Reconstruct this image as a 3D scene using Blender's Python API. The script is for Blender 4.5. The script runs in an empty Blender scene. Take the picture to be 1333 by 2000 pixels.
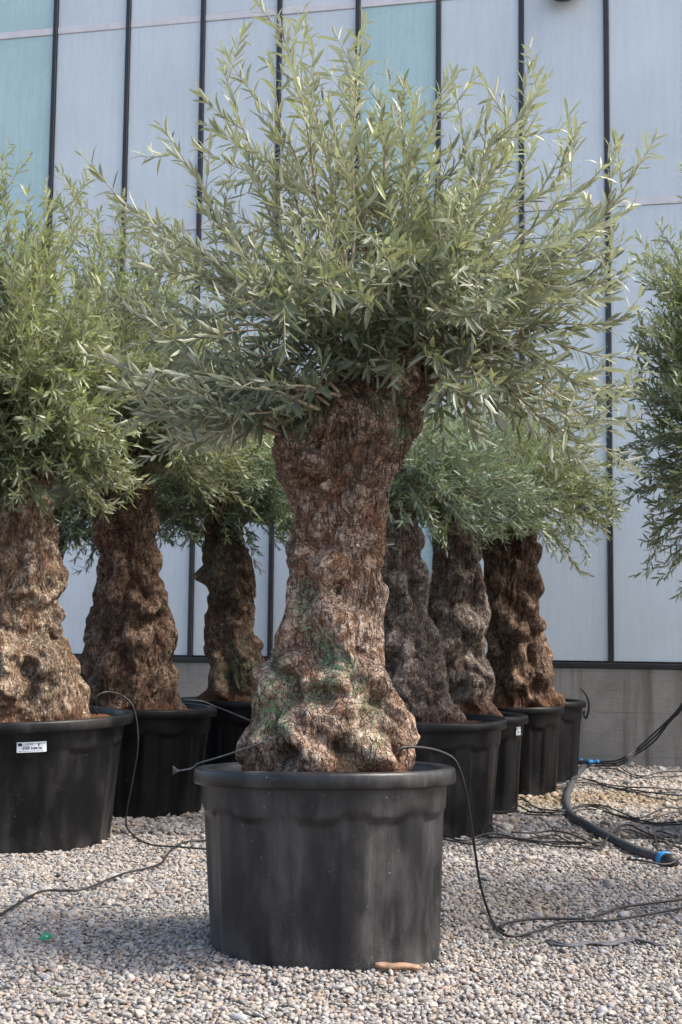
import bpy, math, random
import numpy as np
from mathutils import Matrix, Vector

# ------------------------------------------------------------------ camera, world, sun, exposure
SC = bpy.context.scene
COL = SC.collection
F_PX, PITCH, ROLL, CAM_H = 2600.0, 0.0930, 0.0107, 1.34
CAM = np.array([0.0, 0.0, CAM_H])


def turn(d):
    """camera (right, forward, up) direction -> world direction"""
    x, f, u = d
    c, s = math.cos(ROLL), math.sin(ROLL)
    x, u = c * x - s * u, s * x + c * u
    c, s = math.cos(PITCH), math.sin(PITCH)
    return np.array([x, c * f - s * u, s * f + c * u])


cam_data = bpy.data.cameras.new('camera')
cam = bpy.data.objects.new('camera', cam_data)
COL.objects.link(cam)
cam_data.sensor_fit = 'VERTICAL'
cam_data.sensor_height = 36.0
cam_data.sensor_width = 24.0
cam_data.lens = F_PX / 2000 * 36
cam_data.clip_start, cam_data.clip_end = 0.05, 1000
cam_data.dof.use_dof = True
cam_data.dof.focus_distance = 5.5
cam_data.dof.aperture_fstop = 9.0
rx, fw, up = turn((1, 0, 0)), turn((0, 1, 0)), turn((0, 0, 1))
cam.matrix_world = Matrix(((rx[0], up[0], -fw[0], 0), (rx[1], up[1], -fw[1], 0), (rx[2], up[2], -fw[2], CAM_H), (0, 0, 0, 1)))
SC.camera = cam

SUN_DIR = Vector((1.0, -0.12, 1.30)).normalized()       # towards the sun: from the right, high
world = bpy.data.worlds.new('World')
SC.world = world
world.use_nodes = True
wn = world.node_tree
wn.nodes.clear()
sky = wn.nodes.new('ShaderNodeTexSky')
sky.sky_type = 'NISHITA'
sky.sun_disc = False
sky.sun_elevation = math.asin(SUN_DIR.z)
sky.sun_rotation = math.atan2(SUN_DIR.x, SUN_DIR.y)
sky.air_density, sky.dust_density, sky.ozone_density = 1.0, 5.0, 1.0
bg = wn.nodes.new('ShaderNodeBackground')
bg.inputs['Strength'].default_value = 0.15
wo = wn.nodes.new('ShaderNodeOutputWorld')
wn.links.new(sky.outputs[0], bg.inputs[0])
wn.links.new(bg.outputs[0], wo.inputs[0])
sun_data = bpy.data.lights.new('sun', 'SUN')
sun_data.energy = 1.75
sun_data.angle = math.radians(7.0)
sun_data.color = (1.0, 0.95, 0.87)
sun = bpy.data.objects.new('sun', sun_data)
COL.objects.link(sun)
sun.location = (12, -2, 16)
sun.rotation_euler = SUN_DIR.to_track_quat('Z', 'Y').to_euler()
vs = SC.view_settings
vs.view_transform = 'Standard'
vs.look = 'None'
vs.exposure = 1.45
vs.gamma = 1.0
vs.use_curve_mapping = False
SC.cycles.use_denoising = True
SC.cycles.denoiser = 'OPENIMAGEDENOISE'
SC.cycles.denoising_prefilter = 'ACCURATE'
SC.cycles.denoising_input_passes = 'RGB_ALBEDO_NORMAL'
SC.cycles.max_bounces = 8
SC.cycles.transparent_max_bounces = 8


# ------------------------------------------------------------------ small helpers
def at(px, py, Y):
    """the point at depth Y that the photograph shows at pixel (px, py)"""
    d = turn(((px - 666.5) / F_PX, 1.0, (1000 - py) / F_PX))
    return CAM + d * (Y / d[1])


def on_ground(px, py, z=0.0):
    d = turn(((px - 666.5) / F_PX, 1.0, (1000 - py) / F_PX))
    return CAM + d * ((z - CAM_H) / d[2])


def empty(name, loc, label=None, cat=None, group=None):
    o = bpy.data.objects.new(name, None)
    o.empty_display_size = 0.1
    COL.objects.link(o)
    o.location = Vector([float(c) for c in loc])
    tag(o, label, cat, group)
    return o


def tag(o, label=None, cat=None, group=None, kind=None):
    if label: o['label'] = label
    if cat: o['category'] = cat
    if group: o['group'] = group
    if kind: o['kind'] = kind
    return o


def mesh_data(name, V, F, smooth=True, attrs=None):
    """V (n,3); F a list of integer arrays (m,k), each one k-gon per row"""
    V = np.asarray(V, dtype=np.float32)
    F = [np.asarray(f, dtype=np.int32) for f in (F if isinstance(F, list) else [F]) if len(f)]
    me = bpy.data.meshes.new(name)
    me.vertices.add(len(V))
    me.vertices.foreach_set('co', V.ravel())
    loops = np.concatenate([f.ravel() for f in F])
    tot = np.concatenate([np.full(len(f), f.shape[1], dtype=np.int32) for f in F])
    start = np.concatenate([[0], np.cumsum(tot)[:-1]]).astype(np.int32)
    me.loops.add(len(loops))
    me.loops.foreach_set('vertex_index', loops)
    me.polygons.add(len(tot))
    me.polygons.foreach_set('loop_start', start)
    me.polygons.foreach_set('loop_total', tot)
    me.update(calc_edges=True)
    me.polygons.foreach_set('use_smooth', np.full(len(tot), bool(smooth)))
    for k, a in (attrs or {}).items():
        a = np.asarray(a, dtype=np.float32)
        if a.ndim == 1:
            me.attributes.new(k, 'FLOAT', 'POINT').data.foreach_set('value', a)
        else:
            me.attributes.new(k, 'FLOAT_VECTOR', 'POINT').data.foreach_set('vector', a.ravel())
    return me


def obj(name, me, mat=None, parent=None, loc=None):
    o = bpy.data.objects.new(name, me)
    COL.objects.link(o)
    if mat and not me.materials:
        me.materials.append(mat)
    if parent: o.parent = parent
    if loc is not None: o.location = Vector([float(c) for c in loc])
    return o


def merge(parts):
    """join [(V, [F...])] into one (V, [F...])"""
    Vs, Fs, n = [], {}, 0
    for V, F in parts:
        for f in (F if isinstance(F, list) else [F]):
            f = np.asarray(f)
            Fs.setdefault(f.shape[1], []).append(f + n)
        Vs.append(np.asarray(V)); n += len(V)
    return np.concatenate(Vs), [np.concatenate(v) for v in Fs.values()]


def grid_faces(nu, nv, wrap=True):
    """quads of a (nv rows) x (nu columns) grid"""
    i = np.arange(nu if wrap else nu - 1)
    a, b = i, (i + 1) % nu
    r = np.arange(nv - 1)[:, None] * nu
    return np.stack([r + a, r + b, r + nu + b, r + nu + a], -1).reshape(-1, 4)


def box(x0, x1, y0, y1, z0, z1, bev=0.0):
    """box with its eight corners chamfered along the edges facing out (24 corners)"""
    b = min(bev, (x1 - x0) * .45, (y1 - y0) * .45, (z1 - z0) * .45)
    if b <= 0:
        V = np.array([(x, y, z) for z in (z0, z1) for y in (y0, y1) for x in (x0, x1)])
        F = np.array([(0, 2, 3, 1), (4, 5, 7, 6), (0, 1, 5, 4), (2, 6, 7, 3), (0, 4, 6, 2), (1, 3, 7, 5)])
        return V, [F]
    ring = lambda z, i: [(x0 + i, y0, z), (x1 - i, y0, z), (x1, y0 + i, z), (x1, y1 - i, z), (x1 - i, y1, z), (x0 + i, y1, z), (x0, y1 - i, z), (x0, y0 + i, z)]
    ins = lambda z: [(x0 + b, y0 + b, z), (x1 - b, y0 + b, z), (x1 - b, y0 + b, z), (x1 - b, y1 - b, z), (x1 - b, y1 - b, z), (x0 + b, y1 - b, z), (x0 + b, y1 - b, z), (x0 + b, y0 + b, z)]
    V = np.array(ins(z0) + ring(z0 + b, b) + ring(z1 - b, b) + ins(z1))
    F = grid_faces(8, 4)
    return V, [F, np.array([list(range(7, -1, -1)), list(range(24, 32))])]


def smooth_path(P, n):
    """Catmull-Rom through the points, n samples in all"""
    P = np.asarray(P, float)
    if len(P) < 3:
        t = np.linspace(0, 1, n)[:, None]
        return P[0] * (1 - t) + P[-1] * t
    Q = np.vstack([2 * P[0] - P[1], P, 2 * P[-1] - P[-2]])
    s = np.linspace(0, len(P) - 1 - 1e-6, n)
    i = s.astype(int); t = (s - i)[:, None]
    a, b, c, d = Q[i], Q[i + 1], Q[i + 2], Q[i + 3]
    return .5 * (2 * b + (c - a) * t + (2 * a - 5 * b + 4 * c - d) * t ** 2 + (3 * b - a - 3 * c + d) * t ** 3)


def tube(P, R, k=6, cap=True):
    P = np.asarray(P, float); n = len(P)
    R = np.broadcast_to(np.asarray(R, float), (n,))
    T = np.gradient(P, axis=0)
    T /= np.linalg.norm(T, axis=1)[:, None] + 1e-12
    ref = np.array([0, 0, 1.0]) if abs(T[:, 2]).mean() < .8 else np.array([0.3, 1.0, 0])
    A = np.cross(T, ref); A /= np.linalg.norm(A, axis=1)[:, None] + 1e-9
    B = np.cross(T, A)
    th = np.arange(k) / k * 2 * np.pi
    V = P[:, None] + R[:, None, None] * (A[:, None] * np.cos(th)[None, :, None] + B[:, None] * np.sin(th)[None, :, None])
    F = [grid_faces(k, n)]
    if cap:
        F.append(np.array([list(range(k - 1, -1, -1)), list(range((n - 1) * k, n * k))]))
    return V.reshape(-1, 3), F


# ---- noise
_rs = np.random.RandomState(7)
_perm = np.tile(_rs.permutation(512), 3)
_grad = _rs.normal(size=(512, 3)); _grad /= np.linalg.norm(_grad, axis=1)[:, None]


def perlin(P):
    P = np.asarray(P, float)
    i = np.floor(P).astype(int); f = P - i
    w = f * f * f * (f * (f * 6 - 15) + 10)
    out = 0
    for dx in (0, 1):
        wx = w[..., 0] if dx else 1 - w[..., 0]
        hx = _perm[(i[..., 0] + dx) & 511]
        for dy in (0, 1):
            wy = w[..., 1] if dy else 1 - w[..., 1]
            hy = _perm[hx + ((i[..., 1] + dy) & 511)]
            for dz in (0, 1):
                wz = w[..., 2] if dz else 1 - w[..., 2]
                g = _grad[_perm[hy + ((i[..., 2] + dz) & 511)] & 511]
                out = out + wx * wy * wz * (g[..., 0] * (f[..., 0] - dx) + g[..., 1] * (f[..., 1] - dy) + g[..., 2] * (f[..., 2] - dz))
    return out * 1.5


def fbm(P, o=4, g=.5):
    s, a = 0, 1.0
    for k in range(o):
        s = s + a * perlin(P * 2 ** k + 17.3 * k); a *= g
    return s


def voronoi_edge(u, v):
    """F2 - F1 of a jittered grid"""
    iu, iv = np.floor(u).astype(int), np.floor(v).astype(int)
    f1 = np.full(u.shape, 9.0); f2 = np.full(u.shape, 9.0)
    for a in (-1, 0, 1):
        for b in (-1, 0, 1):
            h = _perm[_perm[(iu + a) & 511] + ((iv + b) & 511)]
            cx = iu + a + .5 + .8 * ((h & 511) / 511. - .5)
            cy = iv + b + .5 + .8 * (_perm[h] / 511. - .5)
            d = np.hypot(u - cx, v - cy)
            f2 = np.where(d < f1, f1, np.minimum(f2, d)); f1 = np.minimum(f1, d)
    return f2 - f1


# ------------------------------------------------------------------ materials
class Mat:
    """thin wrapper to write node trees in few lines"""
    def __init__(self, name):
        self.m = bpy.data.materials.new(name); self.m.use_nodes = True
        self.t = self.m.node_tree; self.t.nodes.clear()
        self.out = self.t.nodes.new('ShaderNodeOutputMaterial')

    def n(self, kind, ins=None, **kw):
        nd = self.t.nodes.new('ShaderNode' + kind)
        for k, v in kw.items(): setattr(nd, k, v)
        for k, v in (ins or {}).items(): self.put(nd.inputs[k], v)
        return nd

    def put(self, sock, v):
        if isinstance(v, bpy.types.NodeSocket): self.t.links.new(v, sock)
        elif isinstance(v, bpy.types.Node): self.t.links.new(v.outputs[0], sock)
        elif isinstance(v, (tuple, list)) and len(v) == 3 and sock.type == 'RGBA': sock.default_value = (*v, 1)
        else: sock.default_value = v

    def mix(self, fac, a, b, blend='MIX'):
        nd = self.t.nodes.new('ShaderNodeMix'); nd.data_type = 'RGBA'; nd.blend_type = blend
        self.put(nd.inputs[0], fac); self.put(nd.inputs[6], a); self.put(nd.inputs[7], b)
        return nd.outputs[2]

    def math(self, op, a, b=0.0, c=0.0):
        nd = self.t.nodes.new('ShaderNodeMath'); nd.operation = op
        self.put(nd.inputs[0], a); self.put(nd.inputs[1], b)
        if op in ('MULTIPLY_ADD',): self.put(nd.inputs[2], c)
        return nd.outputs[0]

    def ramp(self, fac, lo, hi, a=0.0, b=1.0, smooth=True):
        nd = self.t.nodes.new('ShaderNodeMapRange')
        if smooth: nd.interpolation_type = 'SMOOTHSTEP'
        for k, v in zip((0, 1, 2, 3, 4), (fac, lo, hi, a, b)): self.put(nd.inputs[k], v)
        return nd.outputs[0]

    def noise(self, vec, scale, detail=4, rough=.55, dist=0.0):
        return self.n('TexNoise', {'Vector': vec, 'Scale': scale, 'Detail': detail, 'Roughness': rough, 'Distortion': dist}).outputs[0]

    def scale(self, vec, s):
        return self.n('Mapping', {'Vector': vec, 'Scale': s}).outputs[0]

    def coord(self, k='Object'):
        return self.n('TexCoord').outputs[k]

    def bump(self, h, strength=.5, dist=.01, normal=None):
        d = {'Height': h, 'Strength': strength, 'Distance': dist}
        if normal is not None: d['Normal'] = normal
        return self.n('Bump', d).outputs[0]

    def pbr(self, color, rough=.6, normal=None, spec=.5, **kw):
        d = {'Base Color': color, 'Roughness': rough, 'Specular IOR Level': spec}
        if normal is not None: d['Normal'] = normal
        d.update(kw)
        return self.n('BsdfPrincipled', d)

    def done(self, sh):
        self.put(self.out.inputs[0], sh); return self.m


def flat_mat(name, color, rough=.6, spec=.4, var=.25, scale=30):
    m = Mat(name)
    nz = m.noise(m.coord(), scale, 5)
    c = m.mix(m.ramp(nz, .3, .7), tuple(x * (1 - var) for x in color), tuple(min(1, x * (1 + var)) for x in color))
    return m.done(m.pbr(c, m.ramp(nz, .2, .8, rough * .85, min(1, rough * 1.15)), m.bump(nz, .15, .004), spec))


def bark_mat(name, pale, mid, dark, soil=(.115, .052, .026)):
    m = Mat(name)
    stain = m.n('Attribute', attribute_name='stain').outputs['Fac']
    lich = m.n('Attribute', attribute_name='lichen').outputs['Fac']
    soilf = m.n('Attribute', attribute_name='soil').outputs['Fac']
    crest = m.n('Attribute', attribute_name='smoothwood').outputs['Fac']
    co = m.coord()

    def wobble(vec, scale, amt):
        w = m.n('TexNoise', {'Vector': vec, 'Scale': scale, 'Detail': 3.0}).outputs['Color']
        w = m.n('VectorMath', {0: w, 1: (.5, .5, .5)}, operation='SUBTRACT').outputs[0]
        w = m.n('VectorMath', {0: w, 'Scale': amt}, operation='SCALE').outputs[0]
        return m.n('VectorMath', {0: vec, 1: w}, operation='ADD').outputs[0]
    cw = wobble(wobble(co, 6.0, .08), 34.0, .012)
    cellv = m.n('SeparateColor', {0: m.n('TexVoronoi', {'Vector': m.scale(cw, (1, 1, .35)), 'Scale': 72.0}).outputs['Color']}).outputs[0]
    line_ = lambda vec, sc, wd: m.ramp(m.math('ABSOLUTE', m.math('SUBTRACT', m.noise(vec, sc, 2, .45), .5)), .0, wd)
    up1 = line_(m.scale(cw, (1, 1, .17)), 33, .042)                  # upright fissures
    up2 = line_(m.scale(cw, (1, 1, .38)), 74, .050)
    brk = line_(m.scale(cw, (.55, .55, 1.4)), 34, .038)              # cross breaks
    big = m.noise(co, 5.5, 5, .6)
    med = m.noise(co, 21, 6, .65)
    med2 = m.noise(co, 34, 6, .7)
    spk = m.noise(co, 120, 3, .6)
    fis = m.noise(m.scale(cw, (1, 1, .3)), 40, 3, .5)              # upright fissures
    crack = m.math('MULTIPLY', up1, m.math('MULTIPLY', m.ramp(up2, 0, 1, .72, 1), m.ramp(brk, 0, 1, .40, 1)))
    f1 = m.math('ADD', m.math('MULTIPLY', med, .55), m.math('ADD', m.math('MULTIPLY', med2, .35), m.math('MULTIPLY', cellv, .16)))
    c = m.mix(m.ramp(f1, .46, .66), mid, pale)
    c = m.mix(m.ramp(big, .47, .66), c, m.mix(med2, mid, tuple(x * y for x, y in zip(mid, (1.45, 1.0, .78)))))
    c = m.mix(m.math('MULTIPLY', m.ramp(fis, .55, .66), .6), c, dark)
    c = m.mix(m.math('MULTIPLY', crest, m.ramp(med, .40, .62)), c, tuple(min(1, x * 1.2) for x in pale))
    c = m.mix(m.math('MULTIPLY', m.ramp(crack, 1, 0), m.ramp(med, .33, .55, .35, .85)), c, dark)
    # dark algae film, in blotches
    st = m.math('MULTIPLY', stain, m.ramp(m.math('ADD', m.math('MULTIPLY', med2, .6), m.math('MULTIPLY', spk, .4)), .40, .56))
    c = m.mix(m.math('MULTIPLY', st, .72), c, (.024, .018, .013))
    # pale crust lichen specks
    pk = m.math('MULTIPLY', m.ramp(spk, .56, .62), m.ramp(med, .40, .56))
    c = m.mix(m.math('MULTIPLY', pk, .38), c, (.52, .46, .38))
    # green lichen
    gl = m.math('MULTIPLY', lich, m.ramp(m.math('ADD', m.math('MULTIPLY', spk, .5), m.math('MULTIPLY', med2, .5)), .485, .55))
    c = m.mix(m.math('MULTIPLY', gl, .95), c, m.mix(m.ramp(big, .4, .6), (.10, .34, .15), (.27, .38, .23)))
    c = m.mix(m.math('MULTIPLY', soilf, m.ramp(med, .30, .55)), c, soil)
    h = m.math('ADD', m.math('MULTIPLY', crack, .75), m.math('ADD', m.math('MULTIPLY', m.ramp(fis, .35, .62, 1, 0), .6), m.math('ADD', m.math('MULTIPLY', spk, .08), m.math('MULTIPLY', med2, .45))))
    return m.done(m.pbr(c, .82, m.bump(h, 1.0, .018), .25))


def leaf_mat(name, top, young, under, trans):
    m = Mat(name)
    v = m.n('Attribute', attribute_name='leafvar').outputs['Fac']
    y = m.n('Attribute', attribute_name='leafyoung').outputs['Fac']
    back = m.n('NewGeometry').outputs['Backfacing']
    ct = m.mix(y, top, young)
    ct = m.mix(m.ramp(v, 0, 1, .85, 0, False), ct, tuple(x * .5 for x in top))
    cu = m.mix(y, under, tuple(a * .6 + b * .6 for a, b in zip(under, young)))
    cu = m.mix(m.ramp(v, 0, 1, .7, 0, False), cu, tuple(x * .5 for x in under))
    c = m.mix(back, ct, cu)
    rough = m.ramp(back, 0, 1, .42, .7, False)
    p = m.pbr(c, rough, None, .38)
    tr = m.n('BsdfTranslucent', {'Color': m.mix(y, trans, tuple(min(1, x * 1.35) for x in trans))})
    mx = m.n('MixShader', {0: .22, 1: p.outputs[0], 2: tr.outputs[0]})
    return m.done(mx.outputs[0])


def pot_mat(name, dust=1.0, seed=0.0, k=1.0, spec=.3):
    m = Mat(name)
    co = m.n('VectorMath', {0: m.coord(), 1: (seed, seed * 1.7, 0)}, operation='ADD').outputs[0]
    big = m.noise(m.scale(co, (1, 1, .45)), 5.0, 5, .6)
    vert = m.noise(m.scale(co, (1, 1, .05)), 38, 5, .6)
    fine = m.noise(co, 160, 3, .6)
    z = m.n('SeparateXYZ', {0: m.coord()}).outputs[2]
    foot = m.ramp(z, .0, .22, 1, 0)
    d = m.math('MULTIPLY', m.ramp(big, .42, .72), m.ramp(vert, .25, .75, .35, .85))
    d = m.math('ADD', m.math('MULTIPLY', d, .65), m.math('MULTIPLY', foot, m.ramp(m.math('ADD', m.math('MULTIPLY', fine, .5), m.math('MULTIPLY', big, .5)), .42, .62, 0, .45)))
    c = m.mix(m.math('MULTIPLY', d, dust), m.mix(big, (.011 * k, .0115 * k, .014 * k), (.019 * k, .0195 * k, .023 * k)), (.12, .116, .112))
    vor = m.n('TexVoronoi', {'Vector': m.scale(co, (1, 1, .8)), 'Scale': 34.0}, feature='F1').outputs[0]
    sp = m.math('MULTIPLY', m.ramp(vor, .10, .05), m.ramp(m.noise(co, 7, 3), .54, .62))
    scr = m.n('TexVoronoi', {'Vector': m.scale(m.n('Mapping', {'Vector': co, 'Rotation': (0, .5, .2)}).outputs[0], (1, 1, .12)), 'Scale': 40.0}, feature='DISTANCE_TO_EDGE').outputs[0]
    sp = m.math('MAXIMUM', sp, m.math('MULTIPLY', m.ramp(scr, .012, .004), m.ramp(m.noise(co, 4.5, 3),   .57, .66, 0, .16)))
    c = m.mix(m.math('MULTIPLY', sp, .55), c, (.42, .42, .42))
    return m.done(m.pbr(c, m.ramp(m.math('ADD', d, m.math('MULTIPLY', fine, .2)), 0, 1, .34, .8), m.bump(m.math('ADD', fine, m.math('MULTIPLY', big, 2.0)), .14, .006), spec))


def panel_mat(name, color, spec=.5, rough=.28):
    m = Mat(name)
    co = m.coord()
    big = m.noise(co, 1.1, 3, .5)
    streak = m.noise(m.scale(co, (1, 1, .06)), 26, 5, .6)
    blot = m.noise(co, 40, 4, .6)
    f = m.math('ADD', m.math('MULTIPLY', streak, .35), m.math('ADD', m.math('MULTIPLY', blot, .25), m.math('MULTIPLY', big, .40)))
    c = m.mix(m.ramp(f, .36, .64), tuple(x * .92 for x in color), tuple(min(1, x * 1.05) for x in color))
    return m.done(m.pbr(c, m.ramp(f, .3, .7, rough, rough + .14), m.bump(m.math('ADD', big, m.math('MULTIPLY', blot, .02)), .10, .03), spec))


M = {}
M['bark'] = bark_mat('bark_main', (.41, .315, .245), (.195, .115, .074), (.022, .014, .010))
M['bark_tan'] = bark_mat('bark_tan', (.42, .325, .235), (.155, .098, .062), (.020, .013, .009))
M['bark_rust'] = bark_mat('bark_rust', (.235, .155, .105), (.088, .048, .028), (.012, .008, .006))
M['bark_grey'] = bark_mat('bark_grey', (.31, .255, .215), (.105, .078, .062), (.015, .011, .009))
M['leaf'] = leaf_mat('leaf_olive', (.092, .122, .092), (.315, .340, .190), (.455, .475, .385), (.31, .35, .14))
M['leaf_green'] = leaf_mat('leaf_green', (.098, .126, .078), (.255, .280, .120), (.350, .375, .265), (.29, .35, .10))
M['leaf_silver'] = leaf_mat('leaf_silver', (.085, .135, .090), (.185, .240, .120), (.350, .395, .310), (.24, .32, .12))
M['twig'] = flat_mat('twig', (.27, .23, .16), .75, .3, .3, 60)
M['cut_wood'] = flat_mat('cut_wood', (.20, .17, .14), .85, .2, .35, 40)
M['pot'] = pot_mat('pot_main', .85, 0.0, .60, .34)
M['pot_b'] = pot_mat('pot_b', .40, 3.1, .4, .22)
M['pot_c'] = pot_mat('pot_c', .10, 7.7, .25, .16)
M['soil'] = flat_mat('soil', (.085, .040, .022), .95, .1, .5, 45)
M['rubber'] = flat_mat('rubber', (.016, .016, .017), .5, .4, .3, 50)
M['hose'] = flat_mat('hose', (.040, .044, .050), .55, .4, .35, 40)
M['blue'] = flat_mat('blue_plastic', (.030, .23, .48), .45, .5, .25, 60)
M['string'] = flat_mat('string', (.13, .13, .14), .8, .2, .3, 90)
M['frame'] = flat_mat('frame_metal', (.016, .017, .020), .45, .45, .25, 8)
M['strip'] = flat_mat('strip_metal', (.55, .55, .57), .45, .4, .06, 6)
M['panel'] = panel_mat('panel_grey', (.505, .572, .605))
M['panel_b'] = panel_mat('panel_grey_cool', (.49, .558, .60))
M['panel_c'] = panel_mat('panel_teal', (.365, .505, .515), .5, .20)
M['paper'] = flat_mat('paper', (.62, .66, .72), .5, .4, .08, 50)
M['ink'] = flat_mat('ink', (.03, .03, .04), .6, .2, .1, 50)
M['wood'] = flat_mat('wood', (.24, .15, .095), .85, .3, .35, 35)


def concrete_mat():
    m = Mat('concrete')
    co = m.coord('Object')
    big = m.noise(co, 1.6, 6, .65)
    fine = m.noise(co, 55, 5, .65)
    run = m.noise(m.scale(co, (1, 1, .05)), 5.5, 6, .62)
    grain = m.noise(m.scale(co, (.05, .05, 1)), 70, 4, .6)
    c = m.mix(m.ramp(m.math('ADD', m.math('MULTIPLY', big, .6), m.math('MULTIPLY', fine, .4)), .33, .66), (.165, .155, .138), (.29, .275, .25))
    c = m.mix(m.math('MULTIPLY', m.ramp(run, .54, .70), .6), c, (.075, .062, .050))
    c = m.mix(m.math('MULTIPLY', m.ramp(grain, .56, .7), .25), c, (.10, .09, .08))
    return m.done(m.pbr(c, .9, m.bump(m.math('ADD', fine, m.math('MULTIPLY', grain, .6)), .35, .008), .2))


M['concrete'] = concrete_mat()


def ground_mat():
    m = Mat('gravel_bed')
    co = m.coord('Object')
    v = m.n('TexVoronoi', {'Vector': co, 'Scale': 30.0})
    e = m.n('TexVoronoi', {'Vector': co, 'Scale': 30.0}, feature='DISTANCE_TO_EDGE').outputs[0]
    h = m.n('SeparateColor', {0: v.outputs['Color']})
    c = m.mix(h.outputs[0], (.17, .15, .135), (.46, .43, .40))
    c = m.mix(m.math('MULTIPLY', h.outputs[1], .5), c, (.33, .25, .19))
    c = m.mix(m.ramp(e, .0, .12, .9, 0), c, (.06, .05, .045))
    return m.done(m.pbr(c, .85, m.bump(m.ramp(e, 0, .3), .8, .015), .25))


M['ground'] = ground_mat()


def pebble_mat():
    m = Mat('pebble')
    a = m.n('Attribute', attribute_name='pebcol', attribute_type='INSTANCER').outputs['Color']
    nz = m.noise(m.coord('Object'), 2.2, 4, .6)
    c = m.mix(m.ramp(nz, .3, .7, .0, .55), a, m.mix(.5, a, (.30, .27, .24)))
    return m.done(m.pbr(c, .68, m.bump(nz, .2, .05), .35))


M['pebble'] = pebble_mat()

# ------------------------------------------------------------------ setting: the gravel ground
Y0 = on_ground(635, 1862)[1]                      # depth of the main pot
POT0 = on_ground(635, 1862)


def gz(x, y):
    x = np.asarray(x, float); y = np.asarray(y, float)
    P = np.stack([x * .55, y * .55, np.zeros_like(x)], -1)
    z = .020 * perlin(P) + .010 * perlin(P * 3.1 + 9)
    d = np.hypot(x - POT0[0], y - POT0[1])
    heap = np.exp(-((d - .52) / .20) ** 2) * (.018 + .030 * np.clip((-(x - POT0[0]) * .75 - (y - POT0[1])) / .6, 0, 1))
    return z + heap


def build_ground():
    inner = lambda a, b, s: np.arange(a, b, s)
    xs = np.concatenate([-np.geomspace(160, 7, 14), inner(-6.5, 6.5, .10), np.geomspace(7, 160, 14)])
    ys = np.concatenate([-np.geomspace(160, 1, 14), inner(0, 16, .10), np.geomspace(17, 160, 12)])
    X, Yg = np.meshgrid(xs, ys)
    Z = np.where((abs(X) < 6.6) & (Yg > -.1) & (Yg < 16.1), gz(X, Yg), 0) - .012
    V = np.stack([X, Yg, Z], -1).reshape(-1, 3)
    g = obj('ground', mesh_data('ground', V, grid_faces(len(xs), len(ys), False)), M['ground'])
    tag(g, 'pale gravel yard reaching from the pots to the wall', kind='structure')


build_ground()

# ------------------------------------------------------------------ setting: the facade
YAW = .2082
WN, WT = np.array([math.sin(YAW), math.cos(YAW), 0]), np.array([math.cos(YAW), -math.sin(YAW), 0])
_g = on_ground(1200, 1497)
DN = float(_g @ WN)                                # distance of the wall plane
PW = .0645 * DN
U0 = -.4594 * DN
Z_STRIP1, Z_STRIP0, Z_RAIL = CAM_H + .3277 * DN, CAM_H + .5016 * DN, CAM_H - .0193 * DN
Z_TOP = CAM_H + .78 * DN


def wall_empty(name, **kw):
    o = empty(name, WN * DN, **kw)
    o.rotation_euler = (0, 0, -YAW)
    return o                                        # local x runs along the wall, local -y faces the yard


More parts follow.
